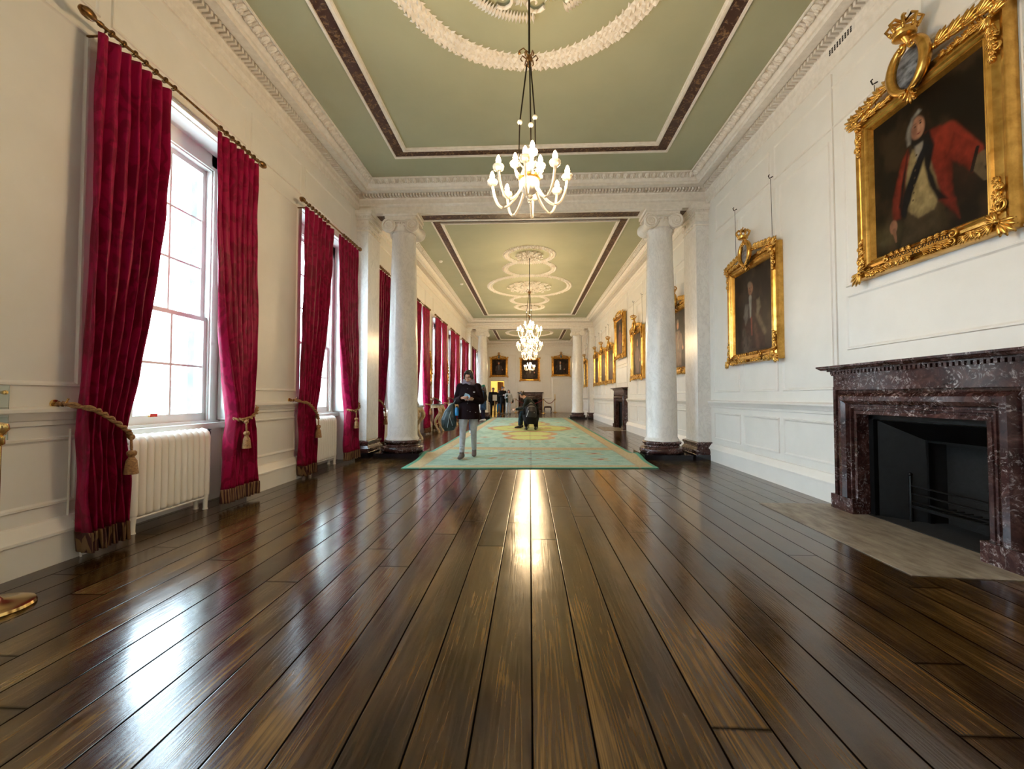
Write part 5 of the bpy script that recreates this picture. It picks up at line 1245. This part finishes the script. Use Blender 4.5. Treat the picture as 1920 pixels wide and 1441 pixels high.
mb=MB(); mb.loft([(-.02,-.112,.08),(.02,-.115,.30),(.045,-.09,.38)],.006,n=6); mb.loft([(.02,-.115,.30),(.075,-.10,.12)],.005,n=6); mb.build('zip_seam',M('pale_seam',(.25,.33,.35),.4),r)
tag(r,'big slouchy dark teal bag hanging from the walking person\'s arm','bag')
r=empty('water_bottle',(-1.335,7.56,.80)); MB().lathe([(0,0),(.03,.0),(.032,.02),(.032,.13),(.02,.15),(.0,.15)],n=16).build('bottle_body',M('bright_blue_plastic',(.01,.22,.55),.3),r); MB().lathe([(.018,.15),(.018,.18),(0,.18)],n=12).build('cap',DWIRE,r)
tag(r,'bright blue water bottle tucked between the big bag and the dark coat','bottle')
# seated man in profile, facing left
J=dict(spine=[(0,.02,.53),(0,-.02,.66),(0,-.10,.83),(0,-.22,.98),(0,-.29,1.04),(0,-.31,1.07)],head=(0,-.385,1.155),hrot=(0,.62,0),
 armL=[(.17,-.22,.96),(.20,-.34,.70),(.06,-.62,.65)],armR=[(-.17,-.22,.96),(-.20,-.34,.70),(-.06,-.62,.65)],handL=((-.2,-1,-.1),(.7,0,.6),.9),handR=((.2,-1,-.1),(-.7,0,.6),.9),
 legL=[(.10,.0,.50),(.15,-.43,.53),(.14,-.47,.09)],legR=[(-.10,.0,.50),(-.14,-.40,.54),(-.14,-.42,.09)],
 coat=[(0,.06,.46),(0,.01,.60),(0,-.07,.80),(0,-.20,.96),(0,-.29,1.05)],coat_r=[(.18,.14),(.19,.15),(.20,.145),(.19,.125),(.08,.07)],arm_r=[.075,.066,.06,.054,.045],leg_r=[.10,.095,.075,.068,.058])
JGRN=cloth('dark_green_jacket',(.022,.026,.020),c2=(.012,.018,.017)); DJEAN=cloth('dark_jeans',(.010,.018,.030),c2=(.015,.045,.075)); BSHOE=M('black_shoe',(.010,.010,.010),.35)
mn=person('person in dark jacket and jeans seated sideways mid-rug, leaning over a phone',(.13,14.9,.02),-PI/2,J,JGRN,DJEAN,BSHOE,'short',vox=.012,face=True,s=1.03)
MB().loft([(-.215,-.33,.72),(-.16,-.20,.96),(-.13,-.06,1.0),(-.17,.02,.80)],[.018,.016,.016,.018],n=6).build('tan_strap',M('tan_webbing',(.42,.30,.16),.8),mn)
mb=MB(); mb.loft([(-.19,-.37,.685),(-.10,-.55,.655)],[.062,.052],n=12); mb.build('shirt_cuff',M('pale_shirt',(.6,.64,.68),.8),mn)
r=empty('folding_stool',(.13,14.9,.02)); MB().box(-.17,.17,-.15,.15,.42,.45).build('seat',BLACKM,r,sm=0)
for sx in (-1,1):
    for sy in (-1,1): MB().loft([(sx*.15,sy*.13,.42),(sx*.16,sy*.15,0)],.012,n=6).build('leg',DWIRE,r)
tag(r,'low black folding stool under the seated person, half hidden','stool')
r=empty('phone',(-.60,14.9,.68),rot=(.3,0,0)); MB().box(-.045,.035,-.035,.035,0,.010).build('case',BLACKM,r,sm=0); tag(r,'black phone held out in the seated person\'s hands','phone')
# person crouching with the back to the camera
J=dict(spine=[(0,.14,.27),(0,.13,.40),(0,.05,.56),(0,-.08,.70),(0,-.16,.74),(0,-.20,.74)],head=(0,-.28,.715),hrot=(0,1.15,0),
 armL=[(.16,-.08,.66),(.22,-.26,.50),(.10,-.42,.55)],armR=[(-.16,-.08,.66),(-.22,-.26,.50),(-.10,-.42,.55)],
 legL=[(.10,.10,.27),(.20,-.26,.44),(.145,-.02,.09)],legR=[(-.10,.10,.27),(-.20,-.26,.44),(-.145,-.02,.09)],footL=(.2,-1,0),footR=(-.2,-1,0),
 coat=[(0,.16,.21),(0,.17,.34),(0,.12,.52),(0,-.02,.70),(0,-.13,.765)],coat_r=[(.17,.13),(.19,.15),(.185,.16),(.18,.13),(.10,.08)],leg_r=[.115,.105,.075,.065,.06],arm_r=[.07,.065,.058,.05,.045],
 folds=[((.15,.14,.22),(.075,.09,.11)),((-.15,.14,.22),(.075,.09,.11))])
BLK=cloth('black_down_coat',(.007,.007,.008)); BTR=cloth('black_trousers',(.008,.008,.009))
cr=person('person in black crouching with back to the camera, in front of the seated one',(.045,14.0,.02),PI,J,BLK,BTR,BSHOE,'short',vox=.012,s=1.08)
r=empty('backpack',(.06,13.75,.40)); mb=MB(); mb.loft([(0,.02,0),(0,0,.10),(0,.0,.25),(0,.06,.38),(0,.10,.43)],[(.13,.06),(.165,.09),(.17,.10),(.15,.08),(.09,.04)],side=(1,0,0),n=18); remesh(mb,'pack_body',M('black_nylon',(.006,.006,.008),.5),r,.010,2)
mb=MB(); mb.loft([(-.165,-.05,.08),(-.13,-.10,.18),(-.09,-.095,.29)],.008,n=6); mb.build('piping',M('pale_piping',(.55,.60,.68),.4),r); mb=MB(); mb.ell((.09,-.095,.22),(.012,.008,.012)); mb.ell((-.11,-.03,.375),(.015,.012,.015)); mb.build('zip_tag',M('pale_tag',(.5,.5,.52),.4),r)
tag(r,'black backpack with a pale curved piping on the crouching person\'s back','backpack')
# standing figures
def stand(h=1.0,arms='down',w=1.0,coatlen=.72):
    A={'down':([(.18,.01,1.42),(.235,.02,1.13),(.22,-.06,.88)],[(-.18,.01,1.42),(-.235,.02,1.13),(-.22,-.06,.88)]),
       'front':([(.18,.01,1.42),(.225,.0,1.15),(.08,-.22,1.18)],[(-.18,.01,1.42),(-.225,.0,1.15),(-.08,-.22,1.18)]),
       'one':([(.18,.01,1.42),(.235,.02,1.13),(.20,-.08,.90)],[(-.18,.01,1.42),(-.22,-.05,1.16),(-.06,-.26,1.24)])}[arms]
    return dict(spine=[(0,0,.93),(0,0,1.06),(0,0,1.22),(0,.0,1.40),(0,.01,1.47),(0,.01,1.51)],head=(0,-.02,1.62),armL=A[0],armR=A[1],legL=[(.09,0,.93),(.10,-.01,.50),(.10,.02,.09)],legR=[(-.09,0,.93),(-.10,-.02,.50),(-.11,.0,.09)],
      coat=[(0,0,coatlen),(0,0,.95),(0,0,1.12),(0,0,1.26),(0,.005,1.40),(0,.01,1.50)],coat_r=[(.19*w,.15*w),(.185*w,.14*w),(.175*w,.13*w),(.185*w,.13*w),(.18*w,.115*w),(.08,.07)],arm_r=[.075,.068,.06,.055,.05],leg_r=[.10,.09,.068,.062,.052])
DEN=cloth('blue_denim_coat',(.03,.07,.16),c2=(.015,.03,.07)); NAVY=cloth('navy_leggings',(.015,.018,.05)); WSHOE=M('white_trainer',(.65,.68,.72),.5)
J=stand(arms='front',coatlen=.55); J['hrot']=(0,.1,0)
gh=person('person in a green beanie and long denim coat seen side-on beside the far left column',(-2.16,19.3,0),-PI/2-.3,J,DEN,NAVY,WSHOE,'long',vox=.014,s=.96)
mb=MB(); mb.ell((0,-.0,1.70),(.088,.10,.065),14,8); mb.ell((0,.03,1.755),(.045,.05,.025),10,6); mb.build('green_beanie',cloth('green_knit',(.012,.12,.07)),gh)
mb=MB(); mb.loft([(.10,.12,1.40),(.12,.17,1.2),(.10,.17,1.0)],[(.10,.05),(.13,.07),(.10,.05)],n=10); mb.build('dark_shawl',BLK,gh)
r=empty('phone',(-2.36,19.18,1.14)); MB().box(-.035,.035,-.005,.005,-.06,.06).build('case',M('red_phone_case',(.6,.12,.06),.5),r,sm=0); tag(r,'reddish phone held by the person in the green beanie','phone')
J=stand(arms='down',w=1.22,coatlen=.78)
pb=person('broad person in black coat and flat cap standing right behind the pale notice',(-2.02,22.9,0),.15,J,BLK,BTR,BSHOE,'short',skin=SKIN2,vox=.014,s=.94)
mb=MB(); mb.ell((0,-.01,1.705),(.09,.105,.04),14,6); mb.build('grey_cap',cloth('grey_tweed',(.22,.20,.19)),pb)
J=stand(arms='front',w=1.0,coatlen=.80); J['hrot']=(.3,.35,0)
person('tall slim person in black looking down at a camera in front of the open doorway',(-1.72,26.6,0),.5,J,BLK,BTR,BSHOE,'short',vox=.015,s=1.03)
r=empty('camera_device',(-1.62,26.36,1.24)); mb=MB(); mb.box(-.07,.07,-.03,.03,-.045,.045); mb.build('camera_body',WHITE,r,sm=0); MB().lathe([(0,-.07),(.03,-.07),(.03,-.03),(0,-.03)],(0,0,0),12,'y').build('lens',DWIRE,r); tag(r,'white compact camera in the hands of the tall person in black','camera')
J=stand(arms='one',w=.95,coatlen=.86)
LJ=cloth('pale_jacket',(.50,.52,.52)); WT=cloth('white_trousers',(.62,.66,.70))
pw=person('person in pale jacket and white trousers with long dark hair left of the end fireplace',(-1.32,26.0,0),.1,J,LJ,WT,BSHOE,'long',vox=.015,s=.90)
MB().loft([(-.10,-.13,1.42),(-.13,-.15,1.2),(-.10,-.13,.85)],[(.05,.03),(.09,.04),(.06,.03)],n=10).build('dark_scarf',cloth('dark_green_scarf',(.02,.05,.04)),pw)
r=empty('shoulder_bag',(-1.07,26.05,.86)); mb=MB(); mb.ell((0,0,0),(.07,.05,.14),12,8); mb.build('bag_body',BLK,r); MB().loft([(0,0,.12),(-.05,0,.42)],.008,n=6).build('strap',BLK,r); tag(r,'black shoulder bag at the side of the person in white trousers','bag')
J=stand(arms='down',w=.95); BLUE=cloth('bright_blue_trousers',(.02,.20,.42))
person('person in bright blue trousers half hidden between two figures in black by the doorway',(-2.06,27.9,0),.2,J,BLK,BLUE,BSHOE,'short',vox=.016,s=.93)
J=stand(arms='down',w=.86); JB=cloth('mid_blue_jeans',(.05,.14,.30))
person('person in blue jeans almost hidden directly behind the walking person',(-1.90,12.7,.018),.1,J,BLK,JB,WSHOE,'short',vox=.014,s=.90)
